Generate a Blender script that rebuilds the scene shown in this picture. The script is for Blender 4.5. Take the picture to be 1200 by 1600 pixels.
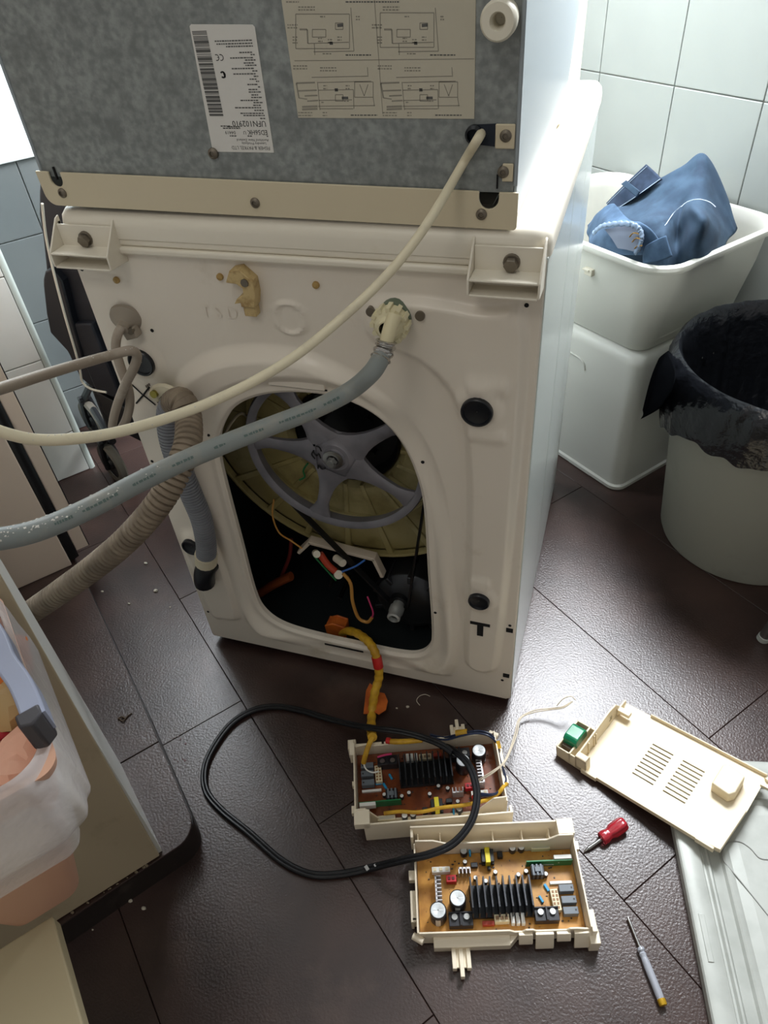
import bpy, math, random
from mathutils import Vector, Matrix, noise
import numpy as np

for o in list(bpy.data.objects): bpy.data.objects.remove(o)
SC = bpy.context.scene
COL = SC.collection
PI = math.pi
rnd = random.Random(7)

# ------------------------------------------------------------------ camera
CAM = np.array([0.670997, -0.730275, 1.136508])
PIT, YAW, ROL, FPX = 0.733891, -0.363227, -0.0950683, 1114.72
_f = np.array([math.sin(YAW)*math.cos(PIT), math.cos(YAW)*math.cos(PIT), -math.sin(PIT)])
_r0 = np.array([math.cos(YAW), -math.sin(YAW), 0.0]); _u0 = np.cross(_r0, _f)
CR = _r0*math.cos(ROL) + _u0*math.sin(ROL)
CU = -_r0*math.sin(ROL) + _u0*math.cos(ROL)
CF = _f
cam = bpy.data.cameras.new('camera'); co = bpy.data.objects.new('camera', cam); COL.objects.link(co)
m = Matrix.Identity(4)
for i in range(3):
    m[i][0] = CR[i]; m[i][1] = CU[i]; m[i][2] = -CF[i]; m[i][3] = CAM[i]
co.matrix_world = m
cam.sensor_fit = 'VERTICAL'; cam.sensor_height = 32.0; cam.lens = 32.0*FPX/1600.0
cam.clip_start = 0.02; cam.clip_end = 60
SC.camera = co

# room axes: the machine stands askew (about 39 degrees) in the corner of the room
UA = np.array([0.777, -0.629, 0.0]); WA = np.array([0.629, 0.777, 0.0])
def UW(u, w, z=0.0): return UA*u + WA*w + np.array([0, 0, z])
ROOM = math.atan2(-0.629, 0.777)

# ------------------------------------------------------------------ light
wd = bpy.data.worlds.new('world'); SC.world = wd; wd.use_nodes = True
bg = wd.node_tree.nodes['Background']; bg.inputs[0].default_value = (1.0, 0.97, 0.93, 1); bg.inputs[1].default_value = 0.31
def area(name, loc, direction, sx, sy, power, color):
    l = bpy.data.lights.new(name, 'AREA'); l.shape = 'RECTANGLE'; l.size = sx; l.size_y = sy
    l.energy = power; l.color = color
    o = bpy.data.objects.new(name, l); COL.objects.link(o); o.location = Vector(loc)
    o.rotation_euler = Vector(direction).to_track_quat('-Z', 'Y').to_euler()
    return o
# daylight through the window above the tubs and through the window at the left
area('window_light_right', UW(-0.10, 1.30, 1.50), -WA + np.array([0, 0, -0.45]), 0.85, 0.80, 140, (0.93, 0.96, 1.0))
area('window_light_left', UW(-0.90, 0.28, 1.35), UA + np.array([0, 0, -0.5]), 0.55, 0.9, 22, (0.92, 0.96, 1.0))
# weak fill light added behind the camera for ambient; no lamp known there
area('added_fill_light', UW(1.1, -1.0, 2.3), np.array([0, 0, -1.0]), 0.5, 0.5, 5, (1.0, 0.94, 0.86))
vs = SC.view_settings
vs.view_transform = 'Standard'; vs.look = 'None'; vs.gamma = 1.0; vs.exposure = 0.0; vs.use_curve_mapping = False

# ------------------------------------------------------------------ pixel helpers (photograph is 1200 x 1600)
def ray(px, py): return CF + CR*((px-600)/FPX) + CU*((800-py)/FPX)
def PD(px, py, d): return CAM + ray(px, py)*d
def PZ(px, py, z=0.0):
    d = ray(px, py); return CAM + d*((z-CAM[2])/d[2])
def PY(px, py, y=0.0):
    d = ray(px, py); return CAM + d*((y-CAM[1])/d[1])
def PW(px, py, w):
    d = ray(px, py); return CAM + d*((w-CAM@WA)/(d@WA))
def PU(px, py, u):
    d = ray(px, py); return CAM + d*((u-CAM@UA)/(d@UA))

# ------------------------------------------------------------------ materials
def s2l(c): return tuple(((x/255)/12.92 if x/255 <= 0.04045 else ((x/255+0.055)/1.055)**2.4) for x in c)
MATS = {}
def mat(name, c, rough=0.5, metal=0.0, c2=None, scale=20.0, lo=0.4, hi=0.65, bump=0.0, bscale=200.0, bdist=0.001,
        trans=0.0, alpha=1.0, emit=0.0, sub=0.0, spec=0.5, coat=0.0, detail=4.0, vor=False, translucent=0.0, dirt=None, dscale=6.0, dlo=.55, dhi=.75, ior=1.45):
    if name in MATS: return MATS[name]
    M = bpy.data.materials.new(name); M.use_nodes = True; nt = M.node_tree; N = nt.nodes; L = nt.links
    b = N['Principled BSDF']; out = N['Material Output']
    col = s2l(c) + (1,)
    b.inputs['Base Color'].default_value = col
    b.inputs['Roughness'].default_value = rough; b.inputs['Metallic'].default_value = metal
    b.inputs['Specular IOR Level'].default_value = spec; b.inputs['IOR'].default_value = ior
    b.inputs['Transmission Weight'].default_value = trans; b.inputs['Alpha'].default_value = alpha
    b.inputs['Coat Weight'].default_value = coat
    if sub: b.inputs['Subsurface Weight'].default_value = sub; b.inputs['Subsurface Radius'].default_value = (0.02, 0.02, 0.018)
    if emit: b.inputs['Emission Color'].default_value = col; b.inputs['Emission Strength'].default_value = emit
    tc = N.new('ShaderNodeNewGeometry').outputs['Position']
    last = None
    if c2 is not None:
        if vor:
            t = N.new('ShaderNodeTexVoronoi'); t.inputs['Scale'].default_value = scale; o1 = t.outputs['Color']
            sep = N.new('ShaderNodeSeparateColor'); L.new(o1, sep.inputs[0]); fac = sep.outputs[0]
            n2 = N.new('ShaderNodeTexNoise'); n2.inputs['Scale'].default_value = scale*.8; n2.inputs['Detail'].default_value = 5; L.new(tc, n2.inputs['Vector'])
            mx = N.new('ShaderNodeMix'); mx.inputs[0].default_value = .45; L.new(fac, mx.inputs[2]); L.new(n2.outputs['Fac'], mx.inputs[3]); fac = mx.outputs[0]
        else:
            t = N.new('ShaderNodeTexNoise'); t.inputs['Scale'].default_value = scale; t.inputs['Detail'].default_value = detail; fac = t.outputs['Fac']
        L.new(tc, t.inputs['Vector'])
        r = N.new('ShaderNodeValToRGB'); r.color_ramp.elements[0].position = lo; r.color_ramp.elements[1].position = hi
        r.color_ramp.elements[0].color = col; r.color_ramp.elements[1].color = s2l(c2) + (1,)
        L.new(fac, r.inputs[0]); last = r.outputs[0]
    if dirt is not None:
        t = N.new('ShaderNodeTexNoise'); t.inputs['Scale'].default_value = dscale; t.inputs['Detail'].default_value = 8; t.inputs['Roughness'].default_value = .65
        L.new(tc, t.inputs['Vector'])
        mr = N.new('ShaderNodeMapRange'); mr.inputs[1].default_value = dlo; mr.inputs[2].default_value = dhi; mr.clamp = True
        L.new(t.outputs['Fac'], mr.inputs[0])
        mx = N.new('ShaderNodeMix'); mx.data_type = 'RGBA'; L.new(mr.outputs[0], mx.inputs[0])
        if last: L.new(last, mx.inputs[6])
        else: mx.inputs[6].default_value = col
        mx.inputs[7].default_value = s2l(dirt) + (1,); last = mx.outputs[2]
    if last: L.new(last, b.inputs['Base Color'])
    if bump:
        t = N.new('ShaderNodeTexNoise'); t.inputs['Scale'].default_value = bscale; t.inputs['Detail'].default_value = 3; L.new(tc, t.inputs['Vector'])
        bp_ = N.new('ShaderNodeBump'); bp_.inputs['Strength'].default_value = bump; bp_.inputs['Distance'].default_value = bdist
        L.new(t.outputs['Fac'], bp_.inputs['Height']); L.new(bp_.outputs[0], b.inputs['Normal'])
    if translucent:
        tr = N.new('ShaderNodeBsdfTranslucent'); tr.inputs[0].default_value = col
        ms = N.new('ShaderNodeMixShader'); ms.inputs[0].default_value = translucent
        L.new(b.outputs[0], ms.inputs[1]); L.new(tr.outputs[0], ms.inputs[2]); L.new(ms.outputs[0], out.inputs[0])
    MATS[name] = M
    return M

# ------------------------------------------------------------------ mesh builder
def perp(d):
    d = Vector(d).normalized(); a = Vector((0, 0, 1)) if abs(d.z) < .9 else Vector((1, 0, 0))
    x = d.cross(a).normalized(); return x, d.cross(x).normalized()
def cat(pts, n=8, closed=False):
    P = [np.array(p, float) for p in pts]; out = []; k = len(P)
    segs = k if closed else k-1
    for i in range(segs):
        if closed: a, b, c, d = P[(i-1) % k], P[i], P[(i+1) % k], P[(i+2) % k]
        else: a, b, c, d = P[max(i-1, 0)], P[i], P[i+1], P[min(i+2, k-1)]
        for j in range(n):
            t = j/n
            out.append(.5*((2*b)+(c-a)*t+(2*a-5*b+4*c-d)*t*t+(3*b-a-3*c+d)*t**3))
    if not closed: out.append(P[-1])
    return out
class MB:
    def __init__(s): s.v = []; s.f = []
    def add(s, vs, fs):
        o = len(s.v); s.v += [tuple(float(c) for c in x) for x in vs]; s.f += [tuple(i+o for i in f) for f in fs]; return s
    def box(s, lo, hi, M=None):
        (a, b, c), (d, e, g) = lo, hi
        vs = [(a,b,c),(d,b,c),(d,e,c),(a,e,c),(a,b,g),(d,b,g),(d,e,g),(a,e,g)]
        if M is not None: vs = [M @ Vector(x) for x in vs]
        return s.add(vs, [(3,2,1,0),(4,5,6,7),(0,1,5,4),(1,2,6,5),(2,3,7,6),(3,0,4,7)])
    def hexa(s, vs): return s.add(vs, [(3,2,1,0),(4,5,6,7),(0,1,5,4),(1,2,6,5),(2,3,7,6),(3,0,4,7)])
    def tube(s, path, r, n=10, closed=False, cap=True, flat=1.0, up=None):
        P = [Vector(p) for p in path]; k = len(P); vs = []; fs = []
        x = None
        for i in range(k):
            if closed: d = (P[(i+1) % k]-P[i-1])
            else: d = P[min(i+1, k-1)]-P[max(i-1, 0)]
            if d.length < 1e-9: d = Vector((0, 0, 1))
            d.normalize()
            if up is not None:
                y = Vector(up) - d*d.dot(Vector(up)); y.normalize(); x = d.cross(y)
            else:
                if x is None: x, y = perp(d)
                else:
                    x = (x - d*x.dot(d)); x.normalize(); y = d.cross(x)
            rr = r(i/(max(k-1, 1))) if callable(r) else r
            for j in range(n):
                a = 2*PI*j/n
                vs.append(P[i] + x*(math.cos(a)*rr) + y*(math.sin(a)*rr*flat))
        m_ = k if closed else k-1
        for i in range(m_):
            for j in range(n):
                a = i*n+j; b = i*n+(j+1) % n; c = ((i+1) % k)*n+(j+1) % n; d = ((i+1) % k)*n+j
                fs.append((a, b, c, d))
        if cap and not closed:
            fs.append(tuple(reversed(range(n)))); fs.append(tuple(range((k-1)*n, k*n)))
        return s.add(vs, fs)
    def cyl(s, p0, p1, r0, r1=None, n=20, cap=True):
        r1 = r0 if r1 is None else r1
        p0 = Vector(p0); p1 = Vector(p1); x, y = perp(p1-p0)
        vs = []
        for p, r in ((p0, r0), (p1, r1)):
            for j in range(n):
                a = 2*PI*j/n; vs.append(p + x*(r*math.cos(a)) + y*(r*math.sin(a)))
        fs = [(j, (j+1) % n, n+(j+1) % n, n+j) for j in range(n)]
        if cap: fs += [tuple(reversed(range(n))), tuple(range(n, 2*n))]
        return s.add(vs, fs)
    def lathe(s, prof, org, axis, n=32, cap0=False, cap1=False):
        org = Vector(org); ax = Vector(axis).normalized(); x, y = perp(ax); vs = []; fs = []
        for r, h in prof:
            for j in range(n):
                a = 2*PI*j/n; vs.append(org + ax*h + x*(r*math.cos(a)) + y*(r*math.sin(a)))
        for i in range(len(prof)-1):
            for j in range(n):
                fs.append((i*n+j, i*n+(j+1) % n, (i+1)*n+(j+1) % n, (i+1)*n+j))
        if cap0: fs.append(tuple(reversed(range(n))))
        if cap1: fs.append(tuple(range((len(prof)-1)*n, len(prof)*n)))
        return s.add(vs, fs)
    def prism(s, poly, fn, d0, d1):
        k = len(poly); vs = [fn(a, b, d0) for a, b in poly] + [fn(a, b, d1) for a, b in poly]
        fs = [tuple(reversed(range(k))), tuple(range(k, 2*k))] + [(i, (i+1) % k, k+(i+1) % k, k+i) for i in range(k)]
        return s.add(vs, fs)
    def grid(s, rows, closed=False):
        R = len(rows); C = len(rows[0]); vs = [p for r in rows for p in r]; fs = []
        for i in range(R-1):
            for j in range(C if closed else C-1):
                fs.append((i*C+j, i*C+(j+1) % C, (i+1)*C+(j+1) % C, (i+1)*C+j))
        return s.add(vs, fs)
    def sphere(s, c, r, n=10, m_=6, sc=(1, 1, 1)):
        c = np.array(c, float); rows = []
        for i in range(m_+1):
            t = PI*i/m_
            rows.append([c + r*np.array([sc[0]*math.sin(t)*math.cos(2*PI*j/n), sc[1]*math.sin(t)*math.sin(2*PI*j/n), sc[2]*math.cos(t)]) for j in range(n)])
        return s.grid(rows, closed=True)

def wmat(o):
    M = o.matrix_basis.copy(); p = o.parent
    while p is not None: M = p.matrix_basis @ M; p = p.parent
    return M
def part(name, mb, material, parent=None, local=False, smooth=35, bevel=0.0, solid=0.0, kind=None, label=None, segs=2):
    me = bpy.data.meshes.new(name); o = bpy.data.objects.new(name, me); COL.objects.link(o)
    vs = mb.v
    if parent is not None:
        o.parent = parent
        if not local:
            inv = wmat(parent).inverted(); vs = [inv @ Vector(x) for x in vs]
    elif not local:
        A = np.array(vs); base = np.array([(A[:,0].min()+A[:,0].max())/2, (A[:,1].min()+A[:,1].max())/2, A[:,2].min()])
        o.location = Vector(base); vs = [Vector(x)-Vector(base) for x in vs]
    me.from_pydata([tuple(x) for x in vs], [], mb.f); me.update()
    if smooth:
        me.polygons.foreach_set('use_smooth', [True]*len(me.polygons)); me.set_sharp_from_angle(angle=math.radians(smooth))
    import bmesh
    bm = bmesh.new(); bm.from_mesh(me); bmesh.ops.recalc_face_normals(bm, faces=bm.faces); bm.to_mesh(me); bm.free()
    me.materials.append(material)
    if bevel:
        b = o.modifiers.new('bevel', 'BEVEL'); b.width = bevel; b.segments = segs; b.limit_method = 'ANGLE'; b.angle_limit = math.radians(40)
    if solid:
        sd = o.modifiers.new('solid', 'SOLIDIFY'); sd.thickness = solid; sd.offset = 0
    if kind: o['kind'] = kind
    if label: o['label'] = label
    return o
def each(name, mb, material, parent=None, **k):
    """one object per separate piece of the builder"""
    lab = list(range(len(mb.v)))
    def find(i):
        while lab[i] != i: lab[i] = lab[lab[i]]; i = lab[i]
        return i
    for f in mb.f:
        a = find(f[0])
        for i in f[1:]: lab[find(i)] = a
    groups = {}
    for f in mb.f: groups.setdefault(find(f[0]), []).append(f)
    for g, fs in groups.items():
        ids = sorted({i for f in fs for i in f}); mp = {i: n for n, i in enumerate(ids)}; q = MB(); q.add([mb.v[i] for i in ids], [tuple(mp[i] for i in f) for f in fs])
        part(name, q, material, parent, **k)
def thing(name, label, category, loc=(0, 0, 0), rot=(0, 0, 0), group=None):
    o = bpy.data.objects.new(name, None); COL.objects.link(o); o.empty_display_size = .05
    o.location = Vector(loc); o.rotation_euler = rot; o['label'] = label; o['category'] = category
    if group: o['group'] = group
    return o
def tag(o, label, category, group=None):
    o['label'] = label; o['category'] = category
    if group: o['group'] = group
    return o
def struct(o, label=None):
    o['kind'] = 'structure'
    if label: o['label'] = label
    return o
def text_mb(s, size, fn, align='LEFT', sx=1.0):
    cu = bpy.data.curves.new('txt', 'FONT'); cu.body = s; cu.size = size; cu.align_x = align; cu.resolution_u = 2
    ob = bpy.data.objects.new('txt', cu); COL.objects.link(ob)
    me = ob.to_mesh(); vs = [fn(v.co.x*sx, v.co.y) for v in me.vertices]; fs = [tuple(p.vertices) for p in me.polygons]
    ob.to_mesh_clear(); bpy.data.objects.remove(ob); bpy.data.curves.remove(cu)
    return vs, fs

# ================================================================== SETTING
M_TILE = mat('dark vinyl tile', (48, 33, 30), rough=.31, c2=(66, 48, 43), scale=9, lo=.35, hi=.7, bump=.42, bscale=280, bdist=.0012, dirt=(88, 70, 62), dscale=5, dlo=.58, dhi=.85, spec=.72)
M_JOINT = mat('tile joint', (34, 28, 27), rough=.8)
M_WTILE = mat('white wall tile', (176, 181, 177), rough=.22, c2=(169, 174, 171), scale=3)
M_PTILE = mat('ivory pillar tile', (224, 226, 222), rough=.25, c2=(214, 218, 214), scale=3)
M_SHTILE = mat('shade-toned wall tile', (98, 103, 104), rough=.25, c2=(106, 110, 110), scale=3)  # tile colour darkened to carry the shade of the left recess
M_GROUT = mat('grout', (151, 153, 149), rough=.8)
M_PAINT = mat('white paint', (225, 224, 218), rough=.7)
M_WFRAME = mat('window frame', (228, 232, 232), rough=.4)
M_PANE = mat('frosted daylight pane', (222, 234, 240), rough=.5, emit=.25)

mb = MB(); mb.prism([(-1.0, -2.2), (2.6, -2.2), (2.6, 1.4), (-1.0, 1.4)], lambda a, b, d: UW(a, b, d), -.06, -.004)
floor = struct(part('floor', mb, M_JOINT))
meshes = {}
ROWS = [(-2.185+.31*k) for k in range(12)]
offs = {-.325: .162, -.015: .45, .295: .808, .605: .713, .915: .40, 1.225: .1, -.635: .3, -.945: .0, -1.255: .2, -1.565: .4, -1.875: .1, -2.185: .3}
for w0 in ROWS:
    off = [v for k, v in offs.items() if abs(k-w0) < .01][0]
    u0 = off - .6*math.ceil((off+1.0)/.6)
    while u0 < 2.6:
        a, b = max(u0, -1.0)+.0005, min(u0+.6, 2.6)-.0005
        if b-a > .02:
            c, d = w0+.0005, min(w0+.31, 1.4)-.0005
            q = MB(); q.prism([(a, c), (b, c), (b, d), (a, d)], lambda x, y, z: UW(x, y, z), -.004, 0)
            part('tile', q, M_TILE, floor, smooth=0, bevel=.0007, segs=1)
        u0 += .6

def tiled_wall(name, fn, a0, a1, z0, z1, pa, pz, sa=.215, sz=.205, holes=(), thick=.03, tm=None):
    """wall built from a core slab and glazed tiles; fn(a, z, depth) with depth 0 on the tiled face"""
    core = MB()
    def clear(a, b, c, d): return not any(a < h[1]-1e-4 and b > h[0]+1e-4 and c < h[3]-1e-4 and d > h[2]+1e-4 for h in holes)
    xs = sorted({a0, a1} | {h[i] for h in holes for i in (0, 1)}); zs = sorted({z0, z1} | {h[i] for h in holes for i in (2, 3)})
    for i in range(len(xs)-1):
        for j in range(len(zs)-1):
            if clear(xs[i], xs[i+1], zs[j], zs[j+1]):
                core.prism([(xs[i], zs[j]), (xs[i+1], zs[j]), (xs[i+1], zs[j+1]), (xs[i], zs[j+1])], fn, .006, thick+.006)
    wall = struct(part(name, core, M_GROUT, smooth=0))
    i0 = math.floor((a0-pa)/sa); j0 = math.floor((z0-pz)/sz); g = .0011
    i = i0
    while pa+i*sa < a1:
        j = j0
        while pz+j*sz < z1:
            A, B = max(pa+i*sa, a0), min(pa+(i+1)*sa, a1); C, D = max(pz+j*sz, z0), min(pz+(j+1)*sz, z1)
            for h in holes:
                if A < h[1] and B > h[0] and C < h[3] and D > h[2]:
                    if h[2] > C+1e-4 and h[0] <= A+.03 or (h[2] > C+1e-4 and A < h[1]): D = min(D, h[2])
                    elif h[3] < D: C = max(C, h[3])
                    elif A < h[0]: B = min(B, h[0])
                    elif B > h[1]: A = max(A, h[1])
                    else: A = B
            if B-A > .012 and D-C > .012:
                q = MB(); q.prism([(A+g, C+g), (B-g, C+g), (B-g, D-g), (A+g, D-g)], fn, 0, .008)
                part('tile', q, tm or M_WTILE, wall, smooth=0, bevel=.0016, segs=2)
            j += 1
        i += 1
    return wall
CW = 1.335
tiled_wall('wall_right', lambda a, z, d: UW(a, CW+d, z), -.95, 1.15, 0, 2.4, .068, .74, holes=[(-.55, .35, 1.03, 1.95)])
tiled_wall('wall_left', lambda a, z, d: UW(-.95-d, a, z), -.02, 1.335, 0, 2.4, .10, .74, holes=[(-.01, .58, .70, 1.85)], tm=M_SHTILE)
tiled_wall('wall_pillar', lambda a, z, d: UW(-.74-d, a, z), -1.1, -.036, 0, 2.4, -.036-.215*5, .74, thick=.17, tm=M_PTILE)
q = MB(); q.prism([(-.740, -.036), (-.7385, -.028), (-.744, -.021), (-.952, -.021), (-.952, -.036)], lambda a, b, d: UW(a, b, d), 0, 2.4)
struct(part('trim_1', q, mat('corner trim', (188, 198, 192), rough=.35), smooth=60))
mb = MB(); mb.prism([(-1.0, -2.2), (2.6, -2.2), (2.6, 1.4), (-1.0, 1.4)], lambda a, b, d: UW(a, b, d), 2.4, 2.46)
struct(part('ceiling', mb, M_PAINT, smooth=0))

def window(name, fn, a0, a1, z0, z1, mull, t=.045):
    q = MB()
    def bar(A, B, C, D, d0=-.01, d1=.035): q.prism([(A, C), (B, C), (B, D), (A, D)], fn, d0, d1)
    bar(a0, a1, z0, z0+t); bar(a0, a1, z1-t, z1); bar(a0, a0+t, z0+t, z1-t); bar(a1-t, a1, z0+t, z1-t)
    for x in mull: bar(x-.02, x+.02, z0+t, z1-t)
    w_ = struct(part(name, q, M_WFRAME, smooth=0, bevel=.003))
    g = MB(); g.prism([(a0+.01, z0+.01), (a1-.01, z0+.01), (a1-.01, z1-.01), (a0+.01, z1-.01)], fn, .012, .018)
    part('pane', g, M_PANE, w_, smooth=0)
window('window_1', lambda a, z, d: UW(a, CW+d, z), -.55, .35, 1.03, 1.95, [-.10])
window('window_2', lambda a, z, d: UW(-.95-d, a, z), -.01, .58, .70, 1.85, [.285], t=.02)

# raised plinth along the left side, clad in the same tile
def plinth_poly(e=0):
    pts = [(-.735, -.163), (.10, -.170+e), (.335, -.177+e)]
    for i in range(9):
        a = PI/2*(1-i/8); pts.append((.345-e+.037*math.cos(a), -.215+e+.037*math.sin(a)))
    pts += [(.384-e, -.30), (.393-e, -.52), (.40-e, -1.2), (-.735, -1.2)]
    return pts
q = MB(); q.prism(plinth_poly(.0015), lambda a, b, d: UW(a, b, d), 0, .056)
M_PLF = mat('dark plinth face', (40, 33, 31), rough=.5, dirt=(70, 62, 56), dscale=20)
plinth = struct(part('trim_2', q, M_PLF, smooth=50))
full = plinth_poly(0)
def clip(poly, lo, hi):
    for sgn, lim in ((1, lo), (-1, hi)):
        o = []
        for i in range(len(poly)):
            a, b = poly[i-1], poly[i]; fa, fb = sgn*(a[0]-lim), sgn*(b[0]-lim)
            if (fa >= 0) != (fb >= 0):
                t = fa/(fa-fb); o.append((a[0]+(b[0]-a[0])*t, a[1]+(b[1]-a[1])*t))
            if fb >= 0: o.append(b)
        poly = o
    return poly
for lo, hi in ((-.735, -.402), (-.4, .193), (.195, .5)):
    q = MB(); q.prism(clip(full, lo, hi), lambda a, b, d: UW(a, b, d), .056, .06)
    part('tile', q, M_TILE, plinth, smooth=50, bevel=.0006, segs=1)

# ================================================================== WASHING MACHINE (seen from behind; back face in the plane y = 0)
M_ENAMEL = mat('white enamel', (226, 217, 203), rough=.38, dirt=(188, 174, 150), dscale=7, dlo=.60, dhi=.85, coat=.15)
M_SIDE = mat('white enamel side', (200, 207, 203), rough=.24, coat=.12)
M_LID = mat('cream plastic lid', (226, 219, 203), rough=.35, dirt=(196, 184, 158), dscale=9, dlo=.62, dhi=.9)
M_CREAM = mat('cream plastic', (214, 204, 178), rough=.45, dirt=(176, 160, 122), dscale=14, dlo=.6, dhi=.85)
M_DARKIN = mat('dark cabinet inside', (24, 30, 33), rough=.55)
M_BLACKR = mat('black rubber', (22, 25, 31), rough=.32)
M_SCREW = mat('dull screw', (120, 112, 100), rough=.45, metal=.6)
M_STEEL = mat('steel', (170, 170, 168), rough=.28, metal=1.0)
M_TUB = mat('olive tub plastic', (172, 158, 104), rough=.42, c2=(194, 184, 138), scale=8, dirt=(104, 92, 54), dscale=10, dlo=.5, dhi=.75, translucent=.15)
M_ALU = mat('grey cast pulley', (142, 140, 146), rough=.45, metal=.35, c2=(118, 117, 124), scale=14)
M_BLACK = mat('black plastic', (20, 21, 24), rough=.4)
M_HOLE = mat('hole', (16, 16, 18), rough=.9)
M_TAPE = mat('orange tape', (206, 108, 40), rough=.5, c2=(176, 84, 28), scale=40)
M_YEL = mat('yellow sleeving', (214, 168, 46), rough=.5, c2=(184, 138, 34), scale=60)
M_RED = mat('red tape', (196, 40, 36), rough=.45)
M_WHITEP = mat('white plastic', (222, 214, 196), rough=.4)

washer = thing('washing_machine', 'white front-loading washing machine seen from behind with its oval access hole open', 'washing machine', (.3, .3, 0))
# --- body shell
W_, D_ = .6, .60
q = MB()
q.box((0, .003, .02), (.003, D_, .825)); part('side_panel', q, M_SIDE, washer, bevel=.0012); q = MB(); q.box((0.597, .003, .02), (.6, .27, .825)); q.box((.597, .273, .02), (.6, .47, .825))
q.box((0.597, .473, .02), (.6, D_, .825)); q.box((.594, .2, .02), (.597, .5, .825))
part('side_panel', q, M_SIDE, washer, bevel=.0012)
q = MB(); q.prism([(0, D_), (.6, D_), (.6, D_+.02), (.585, D_+.045), (.3, D_+.055), (.015, D_+.045), (0, D_+.02)], lambda a, b, d: (a, b, d), .02, .825)
part('front_panel', q, M_SIDE, washer, smooth=50)
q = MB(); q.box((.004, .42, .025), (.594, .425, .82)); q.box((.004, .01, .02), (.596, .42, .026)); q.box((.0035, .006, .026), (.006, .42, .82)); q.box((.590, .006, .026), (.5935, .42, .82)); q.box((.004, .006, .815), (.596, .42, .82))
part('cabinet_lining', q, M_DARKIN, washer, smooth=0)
for x in (.05, .55):
    for y in (.06, .54):
        q = MB(); q.cyl((x, y, 0), (x, y, .022), .022, .018); part('foot', q, M_BLACKR, washer)

# --- back panel with pressed relief and the oval opening
OPEN = [(.141,.523),(.156,.553),(.182,.585),(.217,.606),(.262,.619),(.316,.623),(.359,.616),(.397,.595),(.425,.560),(.444,.508),(.453,.444),(.455,.309),(.4575,.174),(.452,.122),(.430,.092),(.392,.082),(.318,.082),(.235,.084),(.170,.094),(.136,.122),(.125,.173),(.127,.306),(.129,.420),(.132,.484)]
def dens(poly, n):
    P = np.array([p[:2] for p in cat([(a, b, 0) for a, b in poly], 12, True)]); d = np.r_[0, np.cumsum(np.linalg.norm(np.roll(P, -1, 0)-P, axis=1))]
    Q = np.vstack([P, P[:1]]); t = np.linspace(0, d[-1], n, endpoint=False)
    return np.c_[np.interp(t, d, Q[:, 0]), np.interp(t, d, Q[:, 1])]
NO = 432
inner = dens(OPEN, NO)
cen = np.array([.29, .36])
X0, X1, Z0, Z1 = .0, .6, .02, .825
outer = []
for p in inner:
    d = p-cen; ts = []
    if d[0] > 0: ts.append((X1-cen[0])/d[0])
    if d[0] < 0: ts.append((X0-cen[0])/d[0])
    if d[1] > 0: ts.append((Z1-cen[1])/d[1])
    if d[1] < 0: ts.append((Z0-cen[1])/d[1])
    outer.append(cen+d*min(ts))
outer = np.array(outer)
for c in ((X0, Z0), (X1, Z0), (X0, Z1), (X1, Z1)):
    i = np.argmin(np.linalg.norm(outer-np.array(c), axis=1)); outer[i] = c
def sd_poly(P, poly):
    poly = np.array(poly); d = np.full(len(P), 1e9); ins = np.zeros(len(P), bool)
    for i in range(len(poly)):
        a, b = poly[i-1], poly[i]; e = b-a; w = P-a
        t = np.clip((w@e)/(e@e+1e-12), 0, 1); d = np.minimum(d, np.linalg.norm(w-t[:, None]*e, axis=1))
        c = (a[1] > P[:, 1]) != (b[1] > P[:, 1])
        with np.errstate(divide='ignore', invalid='ignore'):
            ins ^= c & (P[:, 0] < (b[0]-a[0])*(P[:, 1]-a[1])/(b[1]-a[1])+a[0])
    return np.where(ins, -d, d)
def sst(a, b, x):
    t = np.clip((x-a)/(b-a), 0, 1); return t*t*(3-2*t)
ARCH = [tuple(p) for p in dens([(.070,.545),(.095,.615),(.145,.663),(.223,.690),(.312,.690),(.395,.648),(.452,.578),(.485,.463),(.498,.30),(.508,.165),(.500,.075),(.47,.052),(.30,.05),(.14,.052),(.098,.08),(.088,.17),(.086,.32),(.074,.46)], 120)]
RCH = [tuple(p) for p in dens([(.535,.765),(.566,.768),(.582,.745),(.584,.6),(.579,.3),(.573,.13),(.562,.098),(.545,.092),(.527,.098),(.519,.13),(.521,.3),(.521,.52),(.508,.63),(.465,.69),(.405,.715),(.396,.745),(.408,.768),(.47,.772)], 120)]
LCH = [tuple(p) for p in dens([(.020,.30),(.075,.30),(.082,.2),(.079,.11),(.070,.092),(.045,.088),(.022,.095),(.018,.2)], 80)]
PLUGS = [(.532, .638, .0185), (.541, .290, .0155), (.038, .291, .0155), (.058, .650, .0185)]
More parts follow.
